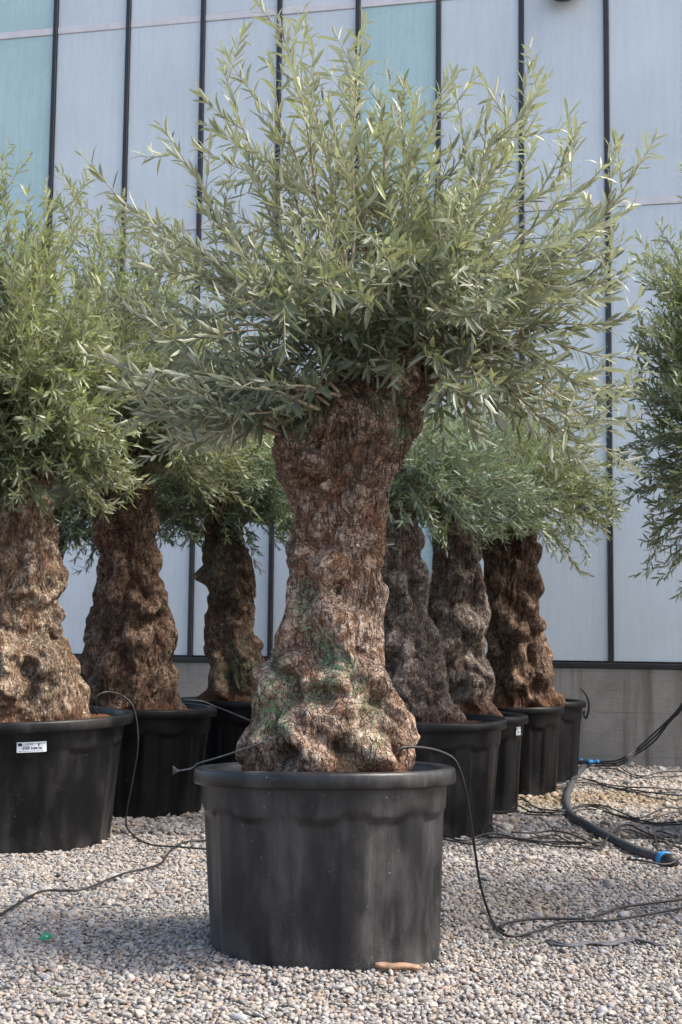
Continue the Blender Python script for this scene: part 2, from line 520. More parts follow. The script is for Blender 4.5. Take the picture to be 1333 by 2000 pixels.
def build_facade():
    b = wall_empty('building', label='modern building facade of grey and teal panels with thin black mullions', cat='building')
    rows = [(Z_RAIL + .045, Z_STRIP1 - .045), (Z_STRIP1 + .045, Z_STRIP0 - .045), (Z_STRIP0 + .045, Z_TOP)]
    teal = {-1, -2, 4}
    rng = random.Random(4)
    for i in range(-5, 13):
        x0, x1 = U0 + PW * i, U0 + PW * (i + 1)
        for r, (za, zb) in enumerate(rows):
            mt = 'panel_c' if i in teal else rng.choice(['panel', 'panel', 'panel_b'])
            V, Fc = box(x0 + .028, x1 - .028, -.012, .03, za, zb, .004)
            o = obj('panel', mesh_data('panel', V, Fc, False), M[mt], b)
            o.location.y = rng.uniform(-.002, .002)
            o.rotation_euler = (math.radians(rng.uniform(-.12, .12)), 0, math.radians(rng.uniform(-.15, .15)))
            # turn about the panel's own middle, so that it stays in its frame
            mid = Vector(((x0 + x1) / 2, 0, (za + zb) / 2))
            o.location += mid - (o.rotation_euler.to_matrix() @ mid)
        for zs in (Z_STRIP1, Z_STRIP0):
            V, Fc = box(x0 + .028, x1 - .028, -.022, .03, zs - .043, zs + .043, .004)
            obj('transom', mesh_data('transom', V, Fc, False), M['strip'], b)
        V, Fc = box(x0 - .026, x0 + .026, -.045, .04, Z_RAIL + .03, Z_TOP, .005)
        obj('mullion', mesh_data('mullion', V, Fc, False), M['frame'], b)
    V, Fc = box(U0 - PW * 5.1, U0 + PW * 13.1, -.070, .05, Z_RAIL - .03, Z_RAIL + .028, .006)
    obj('base_rail', mesh_data('base_rail', V, Fc, False), M['frame'], b)
    V, Fc = box(U0 - PW * 5.1, U0 + PW * 13.1, .045, 5.0, -.3, Z_TOP + .1)
    obj('core', mesh_data('core', V, Fc, False), M['frame'], b)

    w = wall_empty('concrete_wall', label='low board marked concrete wall under the facade', cat='wall')
    zs = np.linspace(-.12, Z_RAIL - .032, 6)
    for k in range(5):
        n = 70
        xa = np.linspace(U0 - PW * 5.1, U0 + PW * 13.1, n)
        V, Fc = box(xa[0], xa[-1], -.055 - .001 * (k % 2), .043, zs[k] + .0006, zs[k + 1] - .0006, .0012)
        obj('board_course', mesh_data('board_course', V, Fc, False), M['concrete'], w)

    # rounded fixture high on the facade
    p = at(1095, -107, 13.4)
    u = float((p - WN * DN) @ WT); z = p[2]
    lamp = wall_empty('wall_lamp', label='dark rounded fixture high on the grey facade panel', cat='lamp')
    prof = [(0, -.34), (.08, -.335), (.15, -.30), (.20, -.23), (.215, -.15), (.20, -.10), (.10, -.09), (.07, -.02), (.0, -.02)]
    th = np.arange(28) / 28 * 2 * np.pi
    V = np.array([(u + r * math.cos(t), y, z + r * math.sin(t)) for r, y in prof for t in th])
    obj('shade', mesh_data('shade', V, grid_faces(28, len(prof))), M['hose'], lamp)
    V, Fc = box(u - .1, u + .1, -.022, -.013, z - .1, z + .1, .003)
    obj('back_plate', mesh_data('back_plate', V, Fc, False), M['frame'], lamp)


build_facade()


# ------------------------------------------------------------------ pots
def revolve(prof, nu, rfun=None):
    th = np.arange(nu) / nu * 2 * np.pi
    V = []
    for r, z in prof:
        rr = np.full(nu, r) if rfun is None else rfun(r, z, th)
        V.append(np.stack([rr * np.cos(th), rr * np.sin(th), np.full(nu, z)], -1))
    return np.concatenate(V), [grid_faces(nu, len(prof))]


def make_pot(base, r, h, mat, label, tilt=(0, 0, 0), group='black planters holding the olive trees', seed=0, r_base=None):
    rng = random.Random(seed)
    root = empty('planter_pot', base, label, 'planter', group)
    root.rotation_euler = [math.radians(a) for a in tilt]
    rw, rb = r * .942, (r_base or r * .845)
    zb = h - h * .205                                # height of the shoulder under the plain band
    ph = rng.uniform(0, 6.28); nf = 11
    oval = rng.uniform(.004, .012); oph = rng.uniform(0, 6.28)

    def out_of_round(r_, z, th):
        return r_ * (1 + oval * np.cos(2 * th + oph) * min(1, max(0, z / h)))

    def wall_r(r_, z, th):
        rr = out_of_round(r_, z, th)
        k = np.clip((zb - z) / .028, 0, 1); k = k * k * (3 - 2 * k)
        foot = np.clip(z / (.12 * h), 0, 1)
        w = np.cos(nf * th + ph)
        flute = np.clip(w * 2.2 + .25, -1, 1) * .5 + .5            # 1 in the recess
        flute = flute * flute * (3 - 2 * flute)
        wave = np.clip((zb - .012 - .030 * flute - z) / .03 + 1, 0, 1)
        return rr - wave * (.006 + .016 * flute * (.35 + .65 * foot)) - k * .002 + .0035 * np.sin(3 * th + ph + 4 * z)
    zs = np.concatenate([np.linspace(-.05, zb - .09, 16), np.linspace(zb - .08, zb + .02, 18), np.linspace(zb + .04, h - .03, 5)])
    prof = [(rb + (rw - rb) * max(0, z) / h, z) for z in zs]
    V, Fc = revolve(prof, 196, wall_r)
    obj('wall', mesh_data('wall', V, Fc), mat, root)
    hr = h * .082
    rim = [(rw - .004, h - hr + .006), (r - .012, h - hr), (r - .004, h - hr + .002), (r, h - hr + .008), (r + .001, h - hr * .5), (r - .001, h - .014),
           (r - .005, h - .005), (r - .013, h - .001), (r - .036, h), (r - .050, h - .004), (r - .060, h - .015), (r - .064, h - .04), (r - .074, h - .16)]
    V, Fc = revolve(rim, 128, out_of_round)
    V[:, 2] += .004 * np.sin(2 * np.arctan2(V[:, 1], V[:, 0]) + oph)
    obj('rim', mesh_data('rim', V, Fc), mat, root)
    n, m_ = 64, 14
    rr = np.linspace(.02, r - .060, m_)
    th = np.arange(n) / n * 2 * np.pi
    P = np.stack([rr[:, None] * np.cos(th), rr[:, None] * np.sin(th), np.zeros((m_, n))], -1).reshape(-1, 3)
    P[:, 2] = h - .055 + .018 * fbm(P * 9 + seed, 3) + .04 * np.exp(-(np.hypot(P[:, 0], P[:, 1]) / (r * .6)) ** 2)
    obj('soil', mesh_data('soil', P, [grid_faces(n, m_), np.array([list(range(n - 1, -1, -1))])]), M['soil'], root)
    return root


def sticker(root, r_at, ang, z, w, h_, lines=True):
    """a printed label curved round the pot wall"""
    n = 9
    a = ang + np.linspace(-.5, .5, n) * w / r_at
    top = [(r_at * math.cos(t), r_at * math.sin(t), z + h_ / 2) for t in a]
    bot = [(r_at * math.cos(t), r_at * math.sin(t), z - h_ / 2) for t in a]
    s = obj('sticker', mesh_data('sticker', np.array(bot + top), grid_faces(n, 2, False)), M['paper'], root)
    s['label'] = 'white paper label printed with a barcode'
    parts = []

    def rect(x0, x1, y0, y1):
        rr = r_at + .0015
        q = [(x0, y0), (x1, y0), (x1, y1), (x0, y1)]
        parts.append((np.array([(rr * math.cos(ang + (x - .5) * w / r_at), rr * math.sin(ang + (x - .5) * w / r_at), z + (y - .5) * h_) for x, y in q]), [np.array([[0, 1, 2, 3]])]))
    rng = random.Random(3)
    rect(.04, .18, .62, .90)
    x = .18
    while x < .84:
        wd = rng.choice([.008, .012, .02])
        if not .42 < x < .46: rect(x, x + wd, .28, .50)
        x += wd + rng.choice([.010, .014, .020])
    for y, x0, x1 in ((.86, .30, .95), (.74, .22, .55), (.58, .2, .44), (.13, .06, .88)):
        x = x0
        while x < x1:
            wd = rng.uniform(.015, .05); rect(x, min(x + wd, x1), y - .022, y + .022); x += wd + .012
    rect(.72, .755, .58, .78); rect(.70, .775, .76, .80)
    V, Fc = merge(parts)
    obj('print', mesh_data('print', V, Fc, False), M['ink'], s)


def pot_from(px, Y, r, h, mat, label, **kw):
    p = at(px, 1500, Y)
    x, y = p[0], Y
    return make_pot((x, y, float(gz(x, y)) - .01), r, h, mat, label, **kw)


# ------------------------------------------------------------------ trunks
def trunk_mesh(rows, Y, org, nu, nv, seed, burls=(), lichen=(), stain_z=None, depthk=.86, soil_h=.10, lump=1.0, crackamp=.006):
    """rows: (pixel y, left x, right x) read off the photograph, bottom to top"""
    zz, xc, hw = [], [], []
    for py, xl, xr in rows:
        a, b = at(xl, py, Y), at(xr, py, Y)
        zz.append((a[2] + b[2]) / 2); xc.append((a[0] + b[0]) / 2); hw.append((b[0] - a[0]) / 2)
    zz, xc, hw = map(np.array, (zz, xc, hw))
    z = np.linspace(zz[0], zz[-1], nv)
    k = np.ones(9) / 9
    sm = lambda a: np.convolve(np.pad(np.interp(z, zz, a), 4, mode='edge'), k, 'valid')
    XC, HW = sm(xc), sm(hw)
    top = np.clip((z[-1] - z) / (HW[-1] * .7), 0, 1)
    HW = HW * np.sqrt(np.clip(1 - (1 - top) ** 2, .0009, 1))
    th = np.arange(nu) / nu * 2 * np.pi + np.pi / 2              # the seam is at the back
    C, S = np.cos(th)[None], np.sin(th)[None]
    R0 = HW[:, None]
    P = np.stack([XC[:, None] + R0 * C, Y + depthk * R0 * S, np.repeat(z[:, None], nu, 1)], -1)
    off = np.array([seed * 3.7, seed * 1.9, seed * 5.3])
    Q = P + off
    warp = np.stack([perlin(Q * 3.1 + 5), perlin(Q * 3.1 + 31), perlin(Q * 3.1 + 77)], -1)
    Qw = Q + warp * .06
    d = lump * R0 * .16 * perlin(np.stack([C * 1.5 + seed + 0 * z[:, None], S * 1.5 + 0 * z[:, None], Q[..., 2] * 1.1], -1))
    d = d + lump * .045 * perlin(Qw * np.array([3.8, 3.8, 2.4]))
    rid = 1 - np.abs(perlin(Qw * np.array([8.0, 8.0, 2.6]) + 3)) * 2
    d = d + lump * .030 * rid
    kn = np.clip(perlin(Qw * np.array([7.0, 7.0, 4.8]) + 40) - .10, 0, 1)               # small knobs
    d = d + lump * .15 * kn
    hol = np.clip(perlin(Qw * np.array([6.6, 6.6, 4.4]) + 90) - .30, 0, 1)              # small hollows
    d = d - lump * .26 * hol
    d = d + .008 * fbm(Qw * np.array([20, 20, 8]), 2)
    U = (th[None] - np.pi / 2) * HW.mean() + warp[..., 0] * .09
    W = P[..., 2] + warp[..., 2] * .10
    smoothw = np.clip(kn * 6, 0, 1)
    for bx, by, rad, amp in burls:
        c = at(bx, by, Y)
        j = int(np.clip(np.searchsorted(z, c[2]), 0, nv - 1))
        cs = np.clip((c[0] - XC[j]) / max(HW[j], 1e-3), -1, 1)
        c = np.array([c[0], Y - depthk * HW[j] * math.sqrt(1 - cs * cs), c[2]])
        if amp > 0: amp *= 1 - .8 * max(0, (abs(cs) - .55) / .45)
        rm = rad * Y / F_PX
        D = np.linalg.norm((P - c) * np.array([1, .8, 1]) + warp * rm * .35, axis=-1) / rm
        g = np.exp(-D ** 2 * 1.2)
        d = d + 2.1 * amp * g * (1 + .25 * perlin(Q * 14))
        if amp > 0:
            ring = np.exp(-((D - 1.35) / .28) ** 2)
            d = d - amp * .45 * ring
            smoothw = np.maximum(smoothw, np.clip(g * 1.2 - .2, 0, 1))
        U = U + (P[..., 0] - c[0]) * g * .3
        W = W + (P[..., 2] - c[2]) * g * .3
    keep = 1 - .55 * smoothw
    f1 = np.abs(perlin(Qw * np.array([24, 24, 6.0]) + 200))
    f2 = np.abs(perlin(Qw * np.array([46, 46, 17]) + 300))
    d = d - crackamp * 1.7 * np.clip(1 - f1 / .20, 0, 1) * keep - crackamp * .6 * np.clip(1 - f2 / .22, 0, 1) * keep
    mean_ = d.mean(1); kk = np.ones(25) / 25
    d = d - np.convolve(np.pad(mean_, 12, mode='edge'), kk, 'valid')[:, None] - .02 * R0
    A_ = .34 * R0 + .015
    d = A_ * np.tanh(d / A_)
    fade = np.clip((z[-1] - z) / .12, .25, 1)[:, None]
    d = d * fade * np.clip(R0 / .08, .15, 1)
    E = np.stack([C + 0 * R0, S + 0 * R0, .0 * R0 + 0 * C], -1)
    P2 = P + E * d[..., None]
    li = np.zeros((nv, nu))
    for lx, ly, rad, amp in lichen:
        c = at(lx, ly, Y); rm = rad * Y / F_PX
        D = np.hypot(P2[..., 0] - c[0], (P2[..., 2] - c[2]) * .7) / rm
        li = np.maximum(li, amp * np.clip(1.3 - D, 0, 1) * (S < .2))
    st = np.zeros((nv, nu))
    if stain_z:
        zt = at(600, stain_z[0], Y)[2]; z1 = at(600, stain_z[1], Y)[2]
        st = np.clip((P[..., 2] - zt) / (z1 - zt) + .9 * perlin(Q * 2.6 + 12), 0, 1)
    st = np.maximum(st, np.clip(perlin(Q * np.array([3, 3, 1.2]) + 64) * 2.2 - .35, 0, .9))
    so = np.clip(1 - (P[..., 2] - z[0] - .05) / soil_h + .9 * perlin(Q * 6 + 7), 0, 1)
    V = np.concatenate([P2.reshape(-1, 3), [[XC[-1], Y, z[-1] + .004]]]) - org
    F1 = grid_faces(nu, nv)
    i = np.arange(nu); a = (nv - 1) * nu
    F2 = np.stack([a + i, a + (i + 1) % nu, np.full(nu, nv * nu)], -1)
    ex = lambda A, q: np.append(A.ravel(), q)
    bc = np.stack([U, W, np.zeros_like(U)], -1).reshape(-1, 3)
    bc = np.vstack([bc, [[0, 0, 0]]])
    return mesh_data('trunk', V, [F1, F2], True, {'barkco': bc, 'stain': ex(st, 0), 'lichen': ex(li, 0), 'soil': ex(so, 0), 'smoothwood': ex(smoothw, 0)})


# ------------------------------------------------------------------ crowns
LS = np.array([0, .26, .70, 1.0]); LWD = np.array([0, .48, .46, 0])


def leaf_template():
    V = [(0, 0, 0)]
    for s, w in ((LS[1], LWD[1]), (LS[2], LWD[2])):
        V += [(s, -w, 1), (s, 0, 0), (s, w, 1)]
    V.append((1, 0, 0))
    tri = np.array([(0, 1, 2), (0, 2, 3), (4, 7, 5), (5, 7, 6)])
    quad = np.array([(1, 4, 5, 2), (2, 5, 6, 3)])
    return np.array(V, float), tri, quad


LT, LTRI, LQUAD = leaf_template()
# the same outline without the midrib, for the trees further back
FT = np.array([(0, 0, 0), (LS[1], -LWD[1], 0), (LS[1], LWD[1], 0), (LS[2], -LWD[2], 0), (LS[2], LWD[2], 0), (1, 0, 0)], float)
FTRI, FQUAD = np.array([(0, 1, 2), (3, 5, 4)]), np.array([(1, 3, 4, 2)])


def norm(a):
    return a / (np.linalg.norm(a, axis=-1, keepdims=True) + 1e-12)


class Crown:
    """grows shoots and the leaf frames along them"""
    def __init__(self, seed, leaf=.078, spacing=.021, far=False):
        self.far = far
        self.r = np.random.RandomState(seed)
        self.leaf, self.sp = leaf, spacing
        self.pos, self.dir, self.nor, self.len, self.wid, self.var, self.young, self.bend, self.tipflag = ([] for _ in range(9))
        self.branches = []

    def leaves_along(self, P, s0, yng, size=1.0, flag=0, droop=.12):
        r = self.r
        seg = np.linalg.norm(np.diff(P, axis=0), axis=1)
        s = np.concatenate([[0], np.cumsum(seg)]); L = s[-1]
        n = int((L * (1 - s0)) / self.sp)
        if n < 2: return
        q = L * s0 + (np.arange(n) + .5 + r.uniform(-.25, .25, n)) * (L * (1 - s0) / n)
        C = np.stack([np.interp(q, s, P[:, k]) for k in range(3)], -1)
        T = norm(np.stack([np.interp(q, s, np.gradient(P[:, k], s)) for k in range(3)], -1))
        A = norm(np.cross(T, norm(r.normal(size=3)[None] + np.array([[0, 0, .01]]))))
        B = np.cross(T, A)
        tip = q / L
        for side in (0, 1):
            keep = r.uniform(size=n) > .07
            az = (np.arange(n) % 2) * (np.pi / 2) + side * np.pi + r.normal(0, .35, n)
            S = A * np.cos(az)[:, None] + B * np.sin(az)[:, None]
            ang = np.radians(np.clip(46 - 26 * tip ** 3 + r.normal(0, 12, n), 8, 85))
            D = T * np.cos(ang)[:, None] + S * np.sin(ang)[:, None]
            D = norm(D + np.array([0, 0, -droop]) * r.uniform(0, 1, n)[:, None] + r.normal(0, .10, (n, 3)))
            N = norm(T - (T * D).sum(-1, keepdims=True) * D)
            # leaves twist a little towards the light
            N = norm(N + np.array([.10, 0, .35]) * r.uniform(0, 1, n)[:, None] + r.normal(0, .25, (n, 3)))
            N = norm(N - (N * D).sum(-1, keepdims=True) * D)
            ln = self.leaf * size * r.uniform(.72, 1.22, n) * (1 - .45 * np.clip((tip - .86) / .14, 0, 1)) * (.75 + .25 * np.clip(tip / .2, 0, 1))
            k = keep
            self.pos.append(C[k]); self.dir.append(D[k]); self.nor.append(N[k]); self.len.append(ln[k])
            self.wid.append(ln[k] * r.uniform(.145, .205, k.sum())); self.var.append(r.uniform(0, 1, k.sum()))
            self.young.append(np.clip(yng * (.55 + .6 * tip[k]) + r.normal(0, .12, k.sum()), 0, 1))
            self.bend.append(r.normal(.05, .09, k.sum())); self.tipflag.append(np.full(k.sum(), flag))

    def branch(self, p0, tip, arch=.10, r0=.010, side=True, density=1.0, young=lambda p: .5, flag=0, leaf_from=.42, sag=0.0):
        r = self.r
        p0, tip = np.asarray(p0, float), np.asarray(tip, float)
        L = np.linalg.norm(tip - p0)
        d = (tip - p0) / max(L, 1e-6)
        mid = (p0 + tip) / 2 + np.array([0, 0, arch * L]) + r.normal(0, .035 * L, 3)
        q3 = p0 * .25 + tip * .75 + np.array([0, 0, arch * L * .8 - sag * L * .3]) + r.normal(0, .03 * L, 3)
        q1 = p0 * .78 + tip * .22 + np.array([0, 0, arch * L * .75]) + r.normal(0, .02 * L, 3)
        P = smooth_path([p0, q1, mid, q3, tip], 9 if self.far else 13)
        parts = [tube(P, np.linspace(r0, .0016, len(P)), 5 if self.far else 6)]
        self.leaves_along(P, leaf_from + .12, young(tip), flag=flag)
        if side:
            n = max(2, int(L * 10.5 * density))
            for t in np.linspace(.30, .94, n) + r.uniform(-.02, .02, n):
                j = t * (len(P) - 1); i = int(j); f = j - i
                b = P[i] * (1 - f) + P[min(i + 1, len(P) - 1)] * f
                T = norm(P[min(i + 1, len(P) - 1)] - P[i])
                S = norm(np.cross(T, r.normal(size=3)))
                a = math.radians(r.uniform(22, 52))
                D = norm(T * math.cos(a) + S * math.sin(a) + np.array([0, 0, .12]))
                l = r.uniform(.14, .34) * (1.15 - .55 * t) * min(1.35, max(.6, L / .8))
                e = b + D * l + np.array([0, 0, .05 * l])
                B = smooth_path([b, (b + e) / 2 + r.normal(0, .03, 3) * l - np.array([0, 0, .04 * l]), e], 4 if self.far else 5)
                parts.append(tube(B, np.linspace(.0028, .0010, len(B)), 3 if self.far else 4, False))
                self.leaves_along(B, .10, young(e), .94, flag)
        self.branches.append(merge(parts))

    def pack(self):
        for k in ('pos', 'dir', 'nor'): setattr(self, k, np.concatenate(getattr(self, k)))
        for k in ('len', 'wid', 'var', 'young', 'bend', 'tipflag'): setattr(self, k, np.concatenate(getattr(self, k)))

    def leaf_mesh(self, sel, org):
        n = len(sel)
        D, N = self.dir[sel], self.nor[sel]
        W = np.cross(N, D)
        l, w, bd = self.len[sel][:, None], self.wid[sel][:, None], self.bend[sel][:, None]
        T_, tr_, qd_ = (FT, FTRI, FQUAD) if self.far else (LT, LTRI, LQUAD)
        m_ = len(T_)
        s, t, e = T_[:, 0][None], T_[:, 1][None], T_[:, 2][None]
        a = s * l; b = t * w; c = e * w * .16 - bd * l * s * s * 2
        V = self.pos[sel][:, None] + D[:, None] * a[..., None] + W[:, None] * b[..., None] + N[:, None] * c[..., None]
        o = (np.arange(n) * m_)[:, None, None]
        tri = (tr_[None] + o).reshape(-1, 3); quad = (qd_[None] + o).reshape(-1, 4)
        return mesh_data('crown', V.reshape(-1, 3) - org, [tri, quad], False,
                         {'leafvar': np.repeat(self.var[sel], m_), 'leafyoung': np.repeat(self.young[sel], m_)})


def finish_tree(root, org, cr, leafmat, single=0):
    cr.pack()
    n = len(cr.len)
    idx = np.arange(n)
    if single:
        # the leaves that stand out against the facade, one object each
        cand = idx[cr.tipflag > 0]
        cand = cand[np.argsort(-cr.pos[cand][:, 2])][:single]
        variants = []
        for k in range(6):
            V = np.stack([LT[:, 0], LT[:, 1] * .185, LT[:, 2] * .03 - (.02 + .03 * k) * 2 * LT[:, 0] ** 2], -1)
            me = mesh_data('leaf', V, [LTRI, LQUAD], False, {'leafvar': np.full(8, .15 + .16 * k), 'leafyoung': np.full(8, .95 - .09 * k)})
            me.materials.append(leafmat); variants.append(me)
        for q, i in enumerate(cand):
            D, N = Vector(cr.dir[i]), Vector(cr.nor[i]); W = N.cross(D)
            s = float(cr.len[i])
            o = bpy.data.objects.new('leaf', variants[q % 6])
            COL.objects.link(o); o.parent = root
            p = cr.pos[i] - org
            o.matrix_local = Matrix(((D.x * s, W.x * s, N.x * s, p[0]), (D.y * s, W.y * s, N.y * s, p[1]), (D.z * s, W.z * s, N.z * s, p[2]), (0, 0, 0, 1)))
        idx = np.setdiff1d(idx, cand)
    o = obj('crown', cr.leaf_mesh(idx, org), leafmat, root)
    o['kind'] = 'stuff'
    for V, Fc in cr.branches:
        obj('branch', mesh_data('branch', V - org, Fc), M['twig'], root)
    return n


# ------------------------------------------------------------------ the main tree
POT_Z0 = float(gz(POT0[0], POT0[1])) - .03
make_pot((POT0[0], POT0[1] - .015, POT_Z0), .560, at(635, 1496, Y0)[2] - POT_Z0, M['pot'],
         'scuffed charcoal planter of the tallest olive, standing free in front of the others', tilt=(-2.4, 0.25, 20), seed=11, r_base=.487)

T0 = at(640, 1500, Y0)
main = empty('olive_tree', T0, 'tallest old olive with a gnarled lichen spotted trunk in the free standing charcoal planter', 'tree', 'potted olive trees')
rows0 = [(1530, 452, 792), (1500, 455, 790), (1480, 458, 790), (1440, 474, 806), (1400, 492, 800), (1350, 508, 775), (1300, 520, 757), (1270, 535, 740), (1250, 545, 731), (1210, 538, 728),
         (1180, 554, 730), (1150, 562, 735), (1100, 560, 745), (1060, 566, 747), (1000, 578, 745), (960, 570, 757), (930, 546, 772), (900, 535, 782), (870, 532, 793),
         (840, 541, 800), (805, 560, 808), (775, 585, 822), (745, 635, 833), (700, 660, 840), (660, 668, 848), (615, 680, 850)]
burls0 = [(640, 1110, 34, .045), (595, 1085, 20, .03), (738, 1150, 26, .05), (752, 1105, 14, .03), (690, 1065, 40, .03), (556, 1230, 34, .012), (620, 915, 24, .035), (570, 900, 36, .035),
          (560, 860, 30, .02), (760, 880, 40, .03), (640, 960, 20, .02), (625, 1345, 22, -.05), (600, 1330, 26, .035), (655, 1330, 20, .03), (580, 1400, 40, .03), (640, 1390, 36, .035), (700, 1300, 46, .03),
          (745, 1400, 40, .03), (510, 1440, 34, .035), (620, 1470, 34, .03), (575, 1455, 16, -.045), (690, 1420, 30, .02), (780, 1440, 26, .03), (645, 905, 18, -.035), (700, 905, 30, -.02), (590, 1160, 26, -.025), (670, 1215, 40, .015),
          (600, 980, 30, .012), (535, 1350, 24, .02), (720, 1240, 30, .015), (612, 915, 24, .045), (580, 872, 32, .045), (566, 930, 24, .035), (665, 860, 34, -.03), (735, 830, 40, .03), (690, 1000, 30, .018), (620, 1030, 26, .02), (660, 1160, 22, -.025), (575, 1290, 26, .03), (625, 1280, 18, -.03), (680, 1360, 30, .03), (545, 1460, 20, -.03), (660, 1450, 18, -.035), (740, 1330, 26, .025), (600, 1440, 26, .03), (715, 1470, 24, .03)]
lich0 = [(565, 1340, 30, .8), (650, 1285, 26, 1.0), (520, 1410, 26, .8), (590, 1190, 26, .8), (720, 1390, 30, .5), (680, 1300, 18, .9), (590, 840, 24, .8), (640, 1270, 24, .9), (655, 1300, 22, .9), (600, 1220, 22, .6), (640, 1340, 20, .8), (530, 1370, 36, .8), (550, 1400, 26, .9), (615, 1350, 18, .9), (600, 1160, 22, .55), (730, 1440, 20, .5), (690, 1460, 40, .35), (580, 825, 20, .6),
         (760, 800, 40, .35), (545, 1290, 30, .4), (700, 1330, 20, .5), (780, 850, 24, .7), (605, 820, 26, .5)]
obj('trunk', trunk_mesh(rows0, Y0, T0, 420, 560, 1.37, burls0, lich0, (1010, 860), soil_h=.06), M['bark'], main)


def limb(root, org, pts, r0, r1, mat, seed, name='limb'):
    P = smooth_path(pts, 26); n = len(P); k = 40
    R = np.linspace(r0, r1, n)
    V, Fc = tube(P, R, k)
    c = np.repeat(P, k, 0); e = norm(V - c)
    V = V + e * (.18 * np.repeat(R, k) * (perlin(V * 7 + seed) + .6 * perlin(V * 17 + seed)))[:, None]
    u = np.tile(np.arange(k) / k, n) * 6.28 * (r0 + r1) / 2; w = np.repeat(np.linspace(0, np.linalg.norm(np.diff(P, axis=0), axis=1).sum(), n), k)
    z = np.zeros(len(V))
    o = obj(name, mesh_data(name, V - org, Fc, True, {'barkco': np.stack([u, w, z], -1), 'stain': z + .8, 'lichen': z + .1, 'soil': z, 'smoothwood': z}), mat, root)
    return o


px0 = lambda x, y, dy=0.0: at(x, y, Y0 + dy)
limb(main, T0, [px0(770, 800), px0(815, 745), px0(850, 700, .02), px0(905, 650, .05)], .105, .055, M['bark'], 2)
limb(main, T0, [px0(700, 760), px0(700, 700, -.10), px0(690, 640, -.14)], .085, .055, M['bark'], 3)
limb(main, T0, [px0(760, 700), px0(770, 640, .12), px0(790, 570, .2)], .10, .05, M['bark'], 5)
limb(main, T0, [px0(600, 880), px0(568, 862, -.08), px0(550, 846, -.11)], .085, .046, M['bark'], 6)
st = obj('sawn_end', mesh_data('sawn_end', *(lambda V, F: (V - T0, F))(*tube([px0(690, 642, -.14), px0(689, 628, -.145)], [.056, .053], 24))), M['cut_wood'], main)

LIMBS = [(560, 640, -.10), (600, 560, .15), (660, 530, -.20), (740, 500, .05), (800, 520, -.25), (860, 560, .25), (930, 600, -.12), (985, 680, .08), (720, 560, .40)]
for k_, (x_, y_, d_) in enumerate(LIMBS):
    bx_ = 735 + (x_ - 735) * .32
    limb(main, T0, [px0(bx_, 735, d_ * .25), px0(bx_ + (x_ - bx_) * .4, 680, d_ * .5), px0(x_, y_, d_)], .048, .017, M['bark'], 20 + k_)
ENV = np.array([(-32, 430), (-25, 545), (-10, 545), (0, 480), (15, 500), (30, 530), (45, 470), (60, 400), (75, 350), (90, 340), (105, 350), (120, 370), (135, 395), (150, 430), (165, 455), (180, 440), (195, 440), (207, 390), (215, 300)], float)
O_PX = (705, 655)
MPP = Y0 / F_PX


